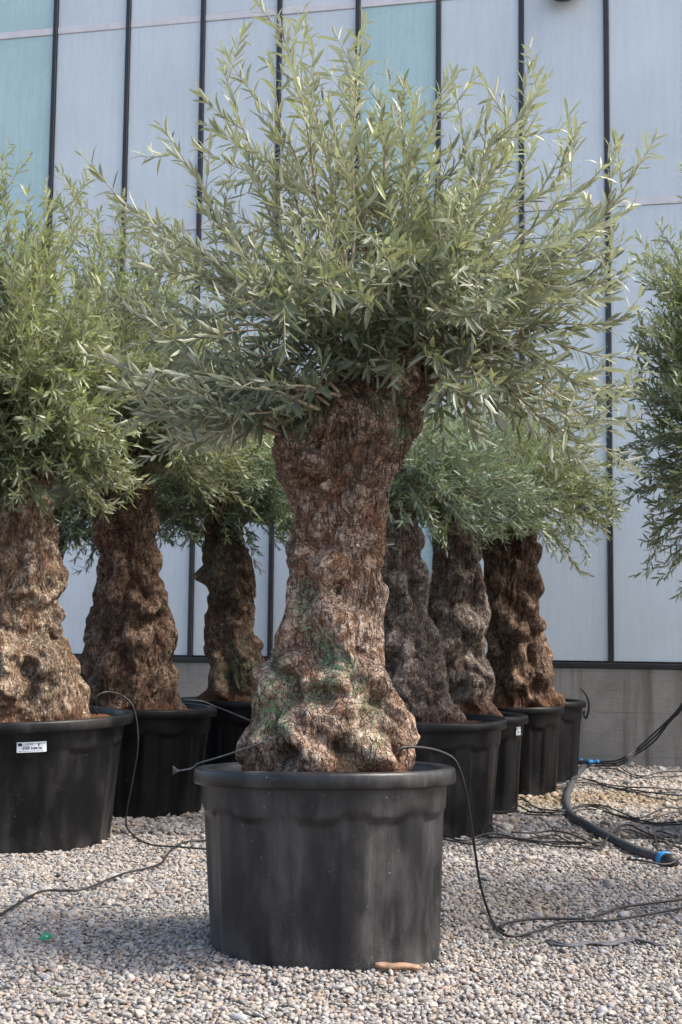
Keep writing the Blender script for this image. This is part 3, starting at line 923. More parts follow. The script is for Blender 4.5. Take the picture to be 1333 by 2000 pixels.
def main_crown():
    cr = Crown(21, .097, .0290)
    r = cr.r
    zmid = at(700, 650, Y0)[2]
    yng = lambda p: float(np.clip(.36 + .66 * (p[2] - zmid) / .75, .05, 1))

    def attach(px, py, dy):
        if px < 420 and py > 560 and r.uniform() < .5: return px0(548 + r.uniform(-6, 14), 850, -.10 + r.uniform(-.02, .04))
        if py > 700 and px > 850: return px0(r.uniform(830, 900), r.uniform(670, 740), dy * .2)
        if py > 660 and px < 600: return px0(r.uniform(590, 680), r.uniform(760, 800), -.12 + dy * .3)
        a = np.clip((px - 700) / 500, -1, 1)
        if r.uniform() < .6:
            q = min(LIMBS, key=lambda l: (l[0] - px) ** 2 * .3 + (l[1] - py) ** 2 * .1 + ((l[2] - dy * .4) * 350) ** 2 + r.uniform(0, 9000))
            f = r.uniform(.0, .45)
            return px0(q[0] * (1 - f) + 735 * f, q[1] * (1 - f) + 690 * f, q[2] * (1 - .6 * f))
        return px0(735 + 110 * a + r.uniform(-45, 45), r.uniform(620, 710), np.clip(dy * .35, -.22, .25))

    # long shoots read off the outline
    tips = [(541, 28, -.1), (700, 78, -.15), (432, 122, 0), (1072, 148, .1), (868, 158, -.1), (1262, 300, 0), (1122, 272, .1), (985, 198, 0), (822, 180, .15), (742, 184, -.2), (640, 188, .1), (578, 142, .2),
            (330, 292, -.1), (222, 388, -.2), (250, 430, .1), (1195, 430, -.1), (440, 230, .3), (900, 225, .2), (490, 180, -.3), (1040, 215, -.25), (1165, 345, -.3), (620, 240, -.3), (780, 225, .35), (690, 150, .3),
            (1205, 500, -.05), (1180, 470, .25), (1190, 540, -.3), (1225, 620, -.2), (1235, 700, .0), (1210, 560, .2), (1245, 820, -.15), (1200, 880, -.35), (1235, 760, .2), (1130, 900, -.1), (205, 695, -.3), (265, 760, -.15), (225, 600, .1), (255, 520, -.25), (300, 820, -.1), (360, 850, .05)]
    for k, (x, y, dy) in enumerate(tips):
        t = px0(x, y, dy)
        up_ = y < 480
        cr.branch(attach(x, y, dy), t, arch=.03 if up_ else .07, r0=.0085, young=yng, flag=1 if up_ else 0, leaf_from=.22, density=.55, sag=0 if up_ else .25)
    # the body of the crown
    n = 118
    for k in range(n):
        phi = r.uniform(-30, 212)
        w = r.uniform(-.98, .92)
        e = np.interp(phi, ENV[:, 0], ENV[:, 1]) * math.sqrt(1 - w * w * .85) * r.uniform(.5, 1.06)
        x, y = O_PX[0] + e * math.cos(math.radians(phi)), O_PX[1] - e * math.sin(math.radians(phi))
        dy = w * 1.0
        cr.branch(attach(x, y, dy), px0(x, y, dy), arch=r.uniform(-.02, .07), r0=.0075, young=yng, leaf_from=.12, sag=.15 if y > 640 else 0, density=.52)
    for k in range(30):
        if k % 2: x, y = r.uniform(250, 560), r.uniform(640, 880)
        else: x, y = r.uniform(850, 1240), r.uniform(700, 925)
        dy = r.uniform(-.6, .45)
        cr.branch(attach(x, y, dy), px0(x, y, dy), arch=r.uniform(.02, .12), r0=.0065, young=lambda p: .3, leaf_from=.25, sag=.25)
    # short tufts close to the trunk top, front
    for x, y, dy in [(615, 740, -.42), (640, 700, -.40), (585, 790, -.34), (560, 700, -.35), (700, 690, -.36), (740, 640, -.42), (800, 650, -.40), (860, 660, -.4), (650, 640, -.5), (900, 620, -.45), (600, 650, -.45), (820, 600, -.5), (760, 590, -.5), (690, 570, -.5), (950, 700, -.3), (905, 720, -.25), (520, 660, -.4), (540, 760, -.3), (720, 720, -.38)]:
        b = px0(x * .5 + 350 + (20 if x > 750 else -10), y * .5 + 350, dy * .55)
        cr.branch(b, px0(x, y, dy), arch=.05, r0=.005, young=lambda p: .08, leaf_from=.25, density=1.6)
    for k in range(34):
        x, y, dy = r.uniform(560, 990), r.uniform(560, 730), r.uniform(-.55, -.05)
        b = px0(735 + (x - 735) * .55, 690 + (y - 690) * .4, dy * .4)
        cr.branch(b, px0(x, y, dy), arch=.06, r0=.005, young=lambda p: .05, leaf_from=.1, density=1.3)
    return finish_tree(main, T0, cr, M['leaf'], 300)


N_MAIN = main_crown()


# ------------------------------------------------------------------ the other trees
def side_tree(label, Y, rows, crown, bark, leaf, seed, nbr=60, burls=(), leafsize=.075, lift=.35, nu=210, nv=230, extra=(), stain=None, lichen=(), skirt=None, lump=1.0, flagy=.45):
    """crown: pixel centre x, y; half width; reach up; reach down"""
    bx = (rows[0][1] + rows[0][2]) / 2
    org = at(bx, rows[0][0] - 12, Y)
    root = empty('olive_tree', org, label, 'tree', 'potted olive trees')
    obj('trunk', trunk_mesh(rows + [(rows[-1][0] - 75, rows[-1][1] + 12, rows[-1][2] - 12)], Y, org, nu, nv, seed, burls, lichen, stain, lump=lump, crackamp=.007), M[bark], root)
    cr = Crown(int(seed * 100) + 5, leafsize * 1.10, .0275, far=True)
    r = cr.r
    cx, cy, rxp, rup, rdn = crown
    mpp = Y / F_PX
    tx = (rows[-1][1] + rows[-1][2]) / 2; ty = rows[-1][0]
    hwt = (rows[-1][2] - rows[-1][1]) / 2 * mpp
    zc = at(cx, cy, Y)[2]
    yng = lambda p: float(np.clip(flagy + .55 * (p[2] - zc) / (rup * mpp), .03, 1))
    for k in range(nbr):
        phi = r.uniform(-40, 220); w = r.uniform(-1, 1)
        s = math.sin(math.radians(phi)); c = math.cos(math.radians(phi))
        q = math.sqrt(max(.1, 1 - w * w * .9)) * (r.uniform(.55, 1.0) if k > nbr * .4 else r.uniform(.85, 1.03))
        x = cx + rxp * c * q
        y = cy - (rup if s > 0 else rdn * 1.4) * s * q
        dy = w * rxp * mpp * .95
        a = r.uniform(0, 6.28)
        p0 = at(tx, ty + r.uniform(0, 26), Y) + np.array([.8 * hwt * math.cos(a), .7 * hwt * math.sin(a), 0])
        low = y > cy
        cr.branch(p0, at(x, y, Y + dy), arch=r.uniform(.16, .30) if low else r.uniform(0, .08), r0=.0085, young=yng, leaf_from=.12, density=.80, sag=.25 if low else 0)
    for x, y, dy in extra:
        cr.branch(at(tx, ty, Y), at(x, y, Y + dy), arch=.18 if y > cy else .02, r0=.008, young=yng, leaf_from=.3, density=.8, sag=.2 if y > cy else 0)
    if skirt:
        for k in range(38):
            x = tx + r.uniform(-1, 1) * rxp * 1.05; y = skirt + r.uniform(-75, 24)
            dy = -rxp * mpp * r.uniform(.35, .75) * math.sqrt(max(.15, 1 - ((x - tx) / rxp) ** 2)) * (1 if k % 3 else -.6)
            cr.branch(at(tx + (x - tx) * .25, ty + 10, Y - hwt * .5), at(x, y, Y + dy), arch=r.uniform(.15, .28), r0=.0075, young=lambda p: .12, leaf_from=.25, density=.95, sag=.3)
    finish_tree(root, org, cr, M[leaf])
    return root


PH = .80
# left, in front: the broad pot with the sticker
YL1 = on_ground(60, 1640)[1]
p = pot_from(30, YL1, .775, .83, M['pot_b'], 'broad black planter with a white barcode sticker under its dusty rim', tilt=(1.2, -1.0, 0), seed=21, r_base=.625)
sticker(p, .733, math.radians(-68.0), .83 - .150, .178, .062)
side_tree('stout olive with a bulging tan trunk in the broad planter bearing a long sticker', YL1,
          [(1425, -150, 178), (1400, -148, 175), (1370, -140, 172), (1330, -120, 158), (1300, -115, 157), (1260, -105, 140), (1230, -90, 118), (1190, -85, 108), (1140, -80, 122), (1115, -80, 124), (1080, -78, 106), (1030, -75, 108), (990, -72, 100), (940, -60, 92), (900, -45, 70)],
          (15, 830, 265, 440, 165), 'bark_tan', 'leaf_green', 2.0, 120, burls=[(48, 1270, 34, .06), (100, 1275, 38, .06), (60, 1320, 30, .04), (118, 1120, 22, .05), (20, 1060, 18, -.05), (40, 1035, 16, -.06), (110, 1340, 60, .04), (30, 1340, 40, .04), (15, 1250, 26, .04), (75, 1300, 16, -.05), (25, 1300, 14, -.05), (60, 1135, 14, -.035)],
          nu=300, nv=300, leafsize=.082, flagy=.5, skirt=985, extra=[(5, 305, 0), (90, 345, .2), (145, 362, .1), (-60, 300, .1), (60, 400, -.2), (215, 560, -.3), (30, 520, -.5)])
# left, second row
YL2 = 10.25
pot_from(272, YL2, .575, PH, M['pot_c'], 'black planter of the rust brown trunk, just behind the broad stickered planter', tilt=(.4, .2, 40), seed=22)
side_tree('olive with a dark rust brown trunk flaring at its foot beside the broad planter', YL2,
          [(1405, 183, 366), (1375, 185, 362), (1340, 188, 352), (1300, 192, 344), (1250, 196, 338), (1190, 205, 328), (1150, 206, 318), (1100, 200, 303), (1060, 190, 302), (1030, 184, 304), (990, 192, 301), (950, 196, 298), (915, 205, 290)],
          (265, 840, 265, 390, 170), 'bark_rust', 'leaf_green', 3.0, 125, burls=[(200, 1050, 24, .035), (260, 1140, 24, -.05), (300, 1190, 22, .04), (270, 1170, 16, .03), (240, 1250, 24, -.04), (320, 1210, 20, -.04), (215, 1300, 30, .04), (330, 1330, 30, .03), (240, 1040, 14, -.04)],
          skirt=972, extra=[(140, 365, 0), (165, 395, .2), (300, 440, -.1), (235, 420, .1)])
# left, far back
side_tree('slim far olive trunk half hidden behind the stout tan trunk', 12.3,
          [(1370, 55, 125), (1330, 58, 124), (1230, 60, 121), (1180, 62, 112), (1100, 64, 118), (1050, 66, 124), (1000, 70, 120)],
          (90, 970, 180, 220, 115), 'bark_grey', 'leaf_silver', 4.0, 50, skirt=1055, nu=130, nv=150)
pot_from(84, 12.3, .46, .80, M['pot_c'], 'far black planter hidden behind the broad stickered planter', seed=23)
side_tree('far olive trunk leaning out behind the rust brown trunk', 12.0,
          [(1365, 150, 290), (1340, 155, 280), (1290, 158, 268), (1250, 164, 262), (1200, 178, 260), (1150, 184, 262), (1100, 190, 262), (1050, 200, 262), (1000, 210, 262)],
          (225, 965, 190, 230, 115), 'bark_rust', 'leaf_silver', 5.0, 56, skirt=1060, nu=150, nv=170, extra=[(170, 1115, -.2), (150, 1090, .1)])
pot_from(215, 12.0, .50, .80, M['pot_c'], 'far black planter behind the rust brown trunk', seed=24)
# middle left
YL3 = 11.5
pot_from(462, YL3, .56, .80, M['pot_c'], 'black planter of the dark mossy trunk, behind the tallest olive', seed=25)
side_tree('olive with a dark mossy wavy trunk, between the rust brown trunk and the tallest olive', YL3,
          [(1375, 392, 540), (1350, 398, 532), (1310, 408, 525), (1270, 402, 508), (1240, 396, 498), (1210, 402, 490), (1180, 410, 494), (1160, 402, 502), (1130, 391, 502), (1100, 396, 500), (1070, 398, 488), (1040, 402, 480), (1010, 408, 472)],
          (455, 945, 230, 200, 110), 'bark_rust', 'leaf_silver', 6.0, 90, burls=[(412, 1140, 26, .012), (490, 1115, 18, .04), (440, 1200, 20, -.04)], lichen=[(470, 1310, 40, .4), (420, 1100, 40, .3)], stain=(1400, 1100), nu=170, nv=190,
          skirt=1070, extra=[(505, 1110, -.3), (320, 1010, -.2), (575, 1000, 0)])
# right row, from the nearest to the wall
YR1 = 9.45
pot_from(832, YR1, .556, .79, M['pot_b'], 'black planter right behind the tallest olive, first of the row running to the wall', tilt=(.8, .3, 10), seed=26)
side_tree('grey barked olive with swirling burls right behind the tallest olive', YR1,
          [(1425, 725, 905), (1395, 728, 900), (1360, 728, 875), (1320, 728, 868), (1270, 726, 848), (1230, 726, 838), (1190, 730, 830), (1150, 734, 828), (1110, 744, 832), (1070, 742, 826), (1040, 746, 818), (1000, 750, 810), (960, 756, 805)],
          (815, 930, 200, 185, 125), 'bark_grey', 'leaf_silver', 7.0, 66, burls=[(750, 1100, 15, .045), (752, 1122, 12, .04), (800, 1270, 26, .04), (760, 1250, 24, .04), (840, 1330, 34, .05), (790, 1330, 34, .04), (760, 1310, 18, -.04), (820, 1370, 30, .04), (880, 1385, 24, .04)],
          nu=230, nv=260, skirt=1035, extra=[(740, 1000, -.5), (790, 1030, -.5)], flagy=.25)
YR2 = 10.6
p = pot_from(906, YR2, .50, .77, M['pot_c'], 'black planter with a small square sticker, second of the row running to the wall', tilt=(0, .4, 25), seed=27)
sticker(p, .4705, math.radians(-58), .655, .075, .062)
side_tree('olive with a straight grey fissured trunk, second of the row running to the wall', YR2,
          [(1400, 830, 985), (1370, 833, 962), (1330, 832, 958), (1290, 834, 952), (1240, 834, 948), (1200, 836, 944), (1170, 834, 944), (1140, 846, 942), (1100, 852, 938), (1060, 848, 936), (1020, 846, 934), (980, 850, 930)],
          (900, 940, 200, 185, 120), 'bark_grey', 'leaf_silver', 8.0, 60, burls=[(850, 1190, 20, .04), (900, 1225, 40, .03), (920, 1280, 26, -.04), (870, 1260, 24, .03), (910, 1330, 34, .03)], nu=200, nv=230, skirt=1048, flagy=.2)
YR3 = 11.75
pot_from(1000, YR3, .455, .77, M['pot_c'], 'black planter with a deep rim, third of the row running to the wall', tilt=(.5, 0, 5), seed=28)
side_tree('olive with a dark pitted trunk, third of the row running to the wall', YR3,
          [(1385, 935, 1090), (1355, 938, 1083), (1320, 944, 1080), (1280, 948, 1072), (1230, 950, 1062), (1180, 952, 1054), (1140, 954, 1048), (1100, 950, 1046), (1060, 942, 1048), (1030, 938, 1050), (1000, 945, 1046), (970, 950, 1035)],
          (1020, 955, 200, 200, 110), 'bark_rust', 'leaf_green', 9.0, 60, burls=[(1040, 1080, 20, .03), (1000, 1080, 12, -.04), (1030, 1150, 16, -.04), (990, 1180, 18, -.04), (1010, 1230, 20, .03), (1060, 1310, 24, .04), (1000, 1310, 30, .03)], stain=(1300, 1000), nu=190, nv=220, skirt=1020, flagy=.2,
          extra=[(1180, 1000, -.2), (1160, 880, -.3)])
YR4 = 12.75
pot_from(1046, YR4, .475, .77, M['pot_c'], 'black planter closest to the concrete wall, at the end of the row', seed=29)
side_tree('olive at the end of the row with twigs hanging in front of the facade', YR4,
          [(1375, 980, 1055), (1340, 985, 1050), (1250, 992, 1040), (1150, 996, 1036), (1060, 1000, 1040), (1000, 1000, 1036)],
          (1065, 985, 165, 170, 80), 'bark_grey', 'leaf_green', 10.0, 40, nu=120, nv=140, skirt=1050, extra=[(1150, 1085, -.15), (1132, 1118, -.1), (1110, 1075, -.2)], flagy=.15)
# right edge
YR5 = 9.3
pot_from(1520, YR5, .52, .79, M['pot_c'], 'black planter of the olive whose crown leans in over the hoses', seed=30)
side_tree('olive with a low hanging crown over the hoses, trunk out of the picture', YR5,
          [(1420, 1430, 1610), (1380, 1440, 1600), (1300, 1455, 1585), (1200, 1462, 1575), (1100, 1468, 1570), (1000, 1470, 1570), (940, 1475, 1565)],
          (1465, 850, 262, 420, 220), 'bark_grey', 'leaf_green', 11.0, 190, nu=100, nv=120, flagy=.4, extra=[(1255, 500, 0), (1285, 440, .1), (1265, 600, -.2), (1270, 1060, -.1), (1300, 1130, -.2), (1330, 1150, .1), (1250, 780, -.2), (1330, 320, .1), (1255, 860, .1)] + [(1262 + (k * 37) % 80, 470 + k * 26, -.3 + .1 * (k % 6)) for k in range(26)])


YR6 = 6.6
pot_from(1890, YR6, .52, .79, M['pot_c'], 'black planter standing clear of the hoses, towards the open yard', seed=31)
side_tree('spreading olive standing clear of the hoses, towards the open yard', YR6,
          [(1570, 1790, 1990), (1500, 1800, 1980), (1300, 1830, 1950), (1100, 1835, 1950), (900, 1840, 1945), (840, 1845, 1940)],
          (1890, 760, 470, 520, 120), 'bark_grey', 'leaf', 12.0, 80, nu=90, nv=110)


# ------------------------------------------------------------------ hoses, tubes, strings
def ground_line(pts, rad, rise=.022):
    P = []
    for a in pts:
        g = on_ground(a[0], a[1], .012)
        P.append([g[0], g[1], float(gz(g[0], g[1])) + rad + rise + (a[2] if len(a) > 2 else 0)])
    return P


def line(name, P, rad, mat, label, cat, n=None, group=None, k=8):
    n = n or len(P) * 12
    Q = smooth_path(P, n)
    base = Q[0].copy()
    V, Fc = tube(Q, rad, k)
    o = obj(name, mesh_data(name, V - base, Fc), mat, None, base)
    return tag(o, label, cat, group)


G = 'thin black irrigation tubes on the gravel'
R_T = .0062
rim1 = at(250, 1362, YL1 + .05)
line('irrigation_tube', [at(190, 1395, YL1 - .05), at(180, 1372, YL1 - .15), at(205, 1352, YL1 - .12), at(240, 1360, YL1), at(262, 1385, YL1 + .02), at(270, 1450, YL1 + .02), at(258, 1530, YL1 + .05), at(247, 1590, YL1 + .1)] + ground_line([(252, 1628), (290, 1652), (350, 1657), (405, 1660), (470, 1664)], R_T),
     R_T, M['rubber'], 'thin black tube looping out of the broad stickered planter onto the gravel', 'tube', group=G)
line('irrigation_tube', ground_line([(-60, 1830), (0, 1796), (75, 1748), (120, 1743), (165, 1740), (240, 1712), (310, 1690), (334, 1664), (360, 1647), (405, 1642), (470, 1640)], R_T), R_T, M['rubber'],
     'black tube winding over the gravel towards the free standing charcoal planter', 'tube', group=G)
zr = at(890, 1487, Y0)
line('irrigation_tube', [px0(766, 1512, -.20), px0(764, 1480, -.22), px0(785, 1461, -.22), px0(830, 1461, -.14), px0(870, 1472, -.06), px0(893, 1492, -.03), px0(911, 1550, .05), px0(925, 1640, .25), px0(936, 1715, .45), px0(948, 1762, .60)] +
     ground_line([(960, 1797), (976, 1822), (1000, 1834), (1050, 1822), (1105, 1804), (1200, 1799), (1333, 1780), (1400, 1770)], R_T), R_T, M['rubber'],
     'black tube arching out of the free standing charcoal planter down to the gravel', 'tube', group=G, n=200)
line('irrigation_tube', ground_line([(985, 1822), (976, 1812), (1000, 1803), (1050, 1798), (1140, 1797), (1180, 1787), (1220, 1775), (1333, 1763), (1400, 1757)], R_T), R_T, M['rubber'],
     'black tube lying just behind the arching one, doubling back at its bend', 'tube', group=G)
runs = [[(860, 1636), (905, 1650), (960, 1640), (1030, 1645), (1090, 1650), (1150, 1655), (1185, 1648)],
        [(860, 1648), (930, 1662), (958, 1645), (963, 1628), (945, 1617), (939, 1628), (955, 1645), (1010, 1650), (1100, 1652), (1170, 1652)],
        [(1000, 1640), (1040, 1634), (1080, 1633), (1120, 1645), (1170, 1656), (1195, 1640), (1225, 1628), (1270, 1640), (1333, 1662), (1400, 1672)],
        [(965, 1575), (1000, 1578), (1006, 1565), (1025, 1565), (1050, 1585), (1100, 1592), (1140, 1575), (1180, 1580), (1215, 1600), (1270, 1612), (1333, 1614), (1400, 1616)],
        [(965, 1587), (1010, 1584), (1040, 1590), (1100, 1593), (1150, 1585), (1200, 1598), (1250, 1608), (1300, 1592), (1333, 1586), (1400, 1580)],
        [(1010, 1535), (1060, 1542), (1100, 1543), (1130, 1531), (1170, 1535), (1220, 1548), (1280, 1553), (1333, 1550), (1400, 1548)],
        [(1010, 1540), (1080, 1538), (1150, 1532), (1190, 1542), (1230, 1550), (1300, 1562), (1400, 1564)],
        [(1150, 1503), (1200, 1502), (1230, 1515), (1260, 1522), (1310, 1516), (1400, 1519)],
        [(1230, 1690), (1232, 1682), (1226, 1690), (1250, 1696), (1300, 1697), (1330, 1690)],
        [(1270, 1670), (1285, 1672), (1280, 1640), (1300, 1634), (1315, 1645), (1300, 1655), (1275, 1652), (1300, 1670), (1340, 1640), (1400, 1600)]]
words = ['running from the gap between planters to the thick hose', 'with a small standing curl beside the first planter of the row', 'passing under the thick hose in a low wave', 'with a kink beside the mossy patch', 'crossing the kinked one behind the hose bend', 'at the mossy patch, bending around the hose',
         'lying straight across the mossy patch', 'nearest the foot of the concrete wall', 'looped close to the blue ringed hose end', 'curled up behind the blue ringed hose end']
for k, (pts, wd) in enumerate(zip(runs, words)):
    line('irrigation_tube', ground_line([(a, b, .012 * ((i + k) % 3)) for i, (a, b) in enumerate(pts)], R_T, .022 + .006 * (k % 3)), R_T, M['rubber'], 'thin black tube ' + wd, 'tube', group=G)
rj = random.Random(8)
for k in (0, 2, 3, 5, 6, 7, 4):
    pts = [(a + rj.uniform(-8, 8), b + rj.uniform(2, 7), .012 * rj.random()) for a, b in runs[k][:-1]] + [runs[k][-1]]
    line('irrigation_tube', ground_line(pts, R_T * .85, .024 + .008 * rj.random()), R_T * .85, M['rubber'], 'thinner black tube beside the one ' + words[k], 'tube', group=G)
# bundle hanging on the wall
for k, wd in enumerate(['upper cable of the bundle climbing the concrete wall', 'middle cable of the bundle climbing the concrete wall', 'slack lower cable of the bundle climbing the concrete wall']):
    o_ = 5 * k
    yw = 13.2
    line('cable', ground_line([(1130, 1502 + o_ * .4), (1165, 1494 + o_ * .6)], .008) + [at(1210, 1484 + o_, yw), at(1245, 1462 + o_, yw), at(1278, 1432 + o_ * 1.6, yw - .05), at(1310, 1402 + o_ * .6, yw - .1), at(1333, 1374 + o_, yw - .15), at(1380, 1300 + o_, yw - .2), at(1440, 1240 + o_, yw - .2)],
         .009, M['rubber'], wd, 'cable', group='cables at the concrete wall')
line('cable', [at(1135, 1344, YR4 - .1), at(1146, 1358, YR4 - .1), at(1151, 1380, YR4 - .08), at(1146, 1402, YR4 - .06), at(1141, 1396, YR4 - .05), at(1142, 1388, YR4 - .05)], .010, M['rubber'], 'short cable hooked over the rim of the planter closest to the wall', 'cable')

# thick hose with its blue ringed end
hp = ground_line([(1142, 1502), (1124, 1525), (1111, 1550), (1107, 1572), (1116, 1598), (1140, 1616), (1180, 1637), (1240, 1664), (1302, 1688)], .030, .006)
hose = empty('irrigation_hose', hp[0], 'thick dark grey hose curving over the gravel to a blue ringed black end', 'hose')
Q = smooth_path(hp, 110)
V, Fc = tube(Q, .030, 18)
obj('pipe', mesh_data('pipe', V - np.array(hp[0]), Fc), M['hose'], hose)
e = Q[-1]; dr = norm(Q[-1] - Q[-4])
prof = [(-.05, .034), (-.048, .047), (-.036, .050), (-.030, .046), (-.022, .050), (-.012, .046), (-.004, .051), (.008, .050), (.010, .044)]
V, Fc = tube([e + dr * a for a, _ in prof], [b for _, b in prof], 24)
obj('ring_nut', mesh_data('ring_nut', V - np.array(hp[0]), Fc), M['blue'], hose)
prof = [(.008, .043), (.04, .047), (.075, .046), (.092, .036), (.098, .018), (.099, .002)]
V, Fc = tube([e + dr * a for a, _ in prof], [b for _, b in prof], 24)
obj('end_cap', mesh_data('end_cap', V - np.array(hp[0]), Fc), M['rubber'], hose)
for (x, y), wd in zip([(1128, 1497), (1160, 1499)], ['blue pipe fitting at the foot of the wall beside the last planter', 'blue pipe fitting at the foot of the wall on the hose start']):
    g = on_ground(x, y)
    r_ = empty('pipe_fitting', (g[0], g[1], .02), wd, 'fitting', 'blue fittings on the hose')
    prof = [(-.06, .018), (-.058, .028), (-.03, .030), (-.028, .022), (.024, .022), (.026, .030), (.055, .028), (.057, .018)]
    V, Fc = tube([np.array([a, -.1 * a, .035]) for a, _ in prof], [b for _, b in prof], 16)
    obj('coupling', mesh_data('coupling', V, Fc), M['blue'], r_)
    V, Fc = tube([np.array([-.16, .016, .035]), np.array([.15, -.015, .035])], [.02, .02], 12)
    obj('pipe', mesh_data('pipe', V, Fc), M['hose'], r_)
# pipe along the wall foot
w0 = WN * (DN - .12)
P = [w0 + WT * u + np.array([0, 0, .035]) for u in np.linspace(1.5, 6, 8)]
line('wall_pipe', P, .032, M['rubber'], 'dark pipe lying along the foot of the concrete wall', 'pipe', 40)

# strings
rl = px0(392, 1490, -.05)
line('string', [px0(520, 1448, -.30), px0(462, 1468, -.20), px0(418, 1482, -.12), px0(388, 1491, -.05), px0(376, 1500, -.03), px0(358, 1504, -.03), px0(344, 1506, -.03)], .0034, M['string'], 'grey string tied over the rim of the free standing charcoal planter with a frayed end', 'string')
for k in range(6):
    a = -.5 + k * .2
    pts = [px0(352, 1505, -.03), px0(345, 1505 + a * 6, -.03 + .01 * k), px0(338, 1504 + a * 16, -.03 + .006 * k)]
    V, Fc = tube(smooth_path(pts, 6), [.0022] * 6, 4)
    s_ = [o for o in COL.objects if o.name == 'string'][0]
    obj('fray', mesh_data('fray', V - np.array(s_.location), Fc), M['string'], s_)
line('string', [at(360, 1366, YL2 - .3), at(396, 1370, YL2 - .1), at(419, 1379, YL2), at(450, 1391, YL2 - .2), at(488, 1407, YL2 - .45)], .004, M['string'], 'thin pale string running from the rust brown tree across its planter rim', 'string')

# ------------------------------------------------------------------ small things on the gravel
g = on_ground(776, 1899, .035)
def chip():
    n, m_ = 12, 10
    t = np.linspace(-1, 1, m_)
    V = []
    for s in t:
        for q in range(n):
            a = q / n * 2 * math.pi
            V.append((s * .088, .022 * math.cos(a) * (1 - .35 * s ** 6), .014 * math.sin(a) * (1 - .3 * s ** 4) + .002 * math.sin(5 * s)))
    V = np.array(V); V += .003 * fbm(V * 60, 2)[:, None]
    o = obj('wood_piece', mesh_data('wood_piece', V, [grid_faces(n, m_), np.array([list(range(n - 1, -1, -1)), list(range((m_ - 1) * n, m_ * n))])]), M['wood'], None, (g[0], g[1], float(gz(g[0], g[1])) + .030))
    o.rotation_euler = (0, math.radians(2), math.radians(4))
    tag(o, 'piece of brown wood at the foot of the free standing charcoal planter', 'wood')
chip()

gm = Mat('green_glass')
M['green_glass'] = gm.done(gm.pbr((.015, .26, .11), .2, None, .5, **{'Transmission Weight': .35}))
g = on_ground(88, 1848)
V = np.array([(-.026, -.01, 0), (.022, -.014, .004), (.03, .008, .012), (-.008, .02, .026), (-.026, -.008, .006), (.022, -.012, .010), (.028, .010, .018), (-.008, .022, .032)])
o = obj('glass_shard', mesh_data('glass_shard', V, [np.array([(3, 2, 1, 0), (4, 5, 6, 7), (0, 1, 5, 4), (1, 2, 6, 5), (2, 3, 7, 6), (3, 0, 4, 7)])], False), M['green_glass'], None, (g[0], g[1], float(gz(g[0], g[1])) + .022))
tag(o, 'small bright green shard lying in the gravel', 'shard')

# grey frayed strand lying on the gravel
strand = None
base = ground_line([(1070, 1838), (1110, 1846), (1150, 1840), (1190, 1842), (1230, 1832), (1262, 1838), (1292, 1846)], .004, .014)
b0 = np.array(base[0])
strand = empty('frayed_strand', b0, 'grey frayed strand of rope lying on the gravel', 'rope')
rr_ = np.random.RandomState(5)
for k in range(11):
    P = np.array(base) + rr_.normal(0, .008, (len(base), 3)) * np.array([1, 1.6, .3])
    P = P[:4 + (k % 4)] if k > 2 else P
    if k % 3 == 2: P = P[1:]
    V, Fc = tube(smooth_path(P - b0, 30), .0042, 5)
    obj('fibre', mesh_data('fibre', V, Fc), M['string'], strand)

# a few fallen olive leaves
lm = []
for x, y, a, wd in [(975, 1858, .1, 'green olive leaf lying between the charcoal planter and the frayed strand'), (52, 1822, .5, 'pale olive leaf lying just behind the green shard'), (85, 1953, .4, 'dark olive leaf lying in front of the green shard'),
                    (1085, 1560, .3, 'olive leaf fallen on the mossy patch beside the hose'), (1010, 1690, 1.2, 'olive leaf lying behind the bend of the arching tube')]:
    g = on_ground(x, y)
    V = np.stack([LT[:, 0] * .075, LT[:, 1] * .016, LT[:, 2] * .003 + .01 * LT[:, 0]], -1)
    o = obj('fallen_leaf', mesh_data('fallen_leaf', V, [LTRI, LQUAD], False, {'leafvar': np.full(8, .5), 'leafyoung': np.full(8, .4)}), M['leaf_green'], None, (g[0], g[1], float(gz(g[0], g[1])) + .024))
    o.rotation_euler = (.2, -.1, a)
    tag(o, wd, 'leaf', 'fallen leaves on the gravel')


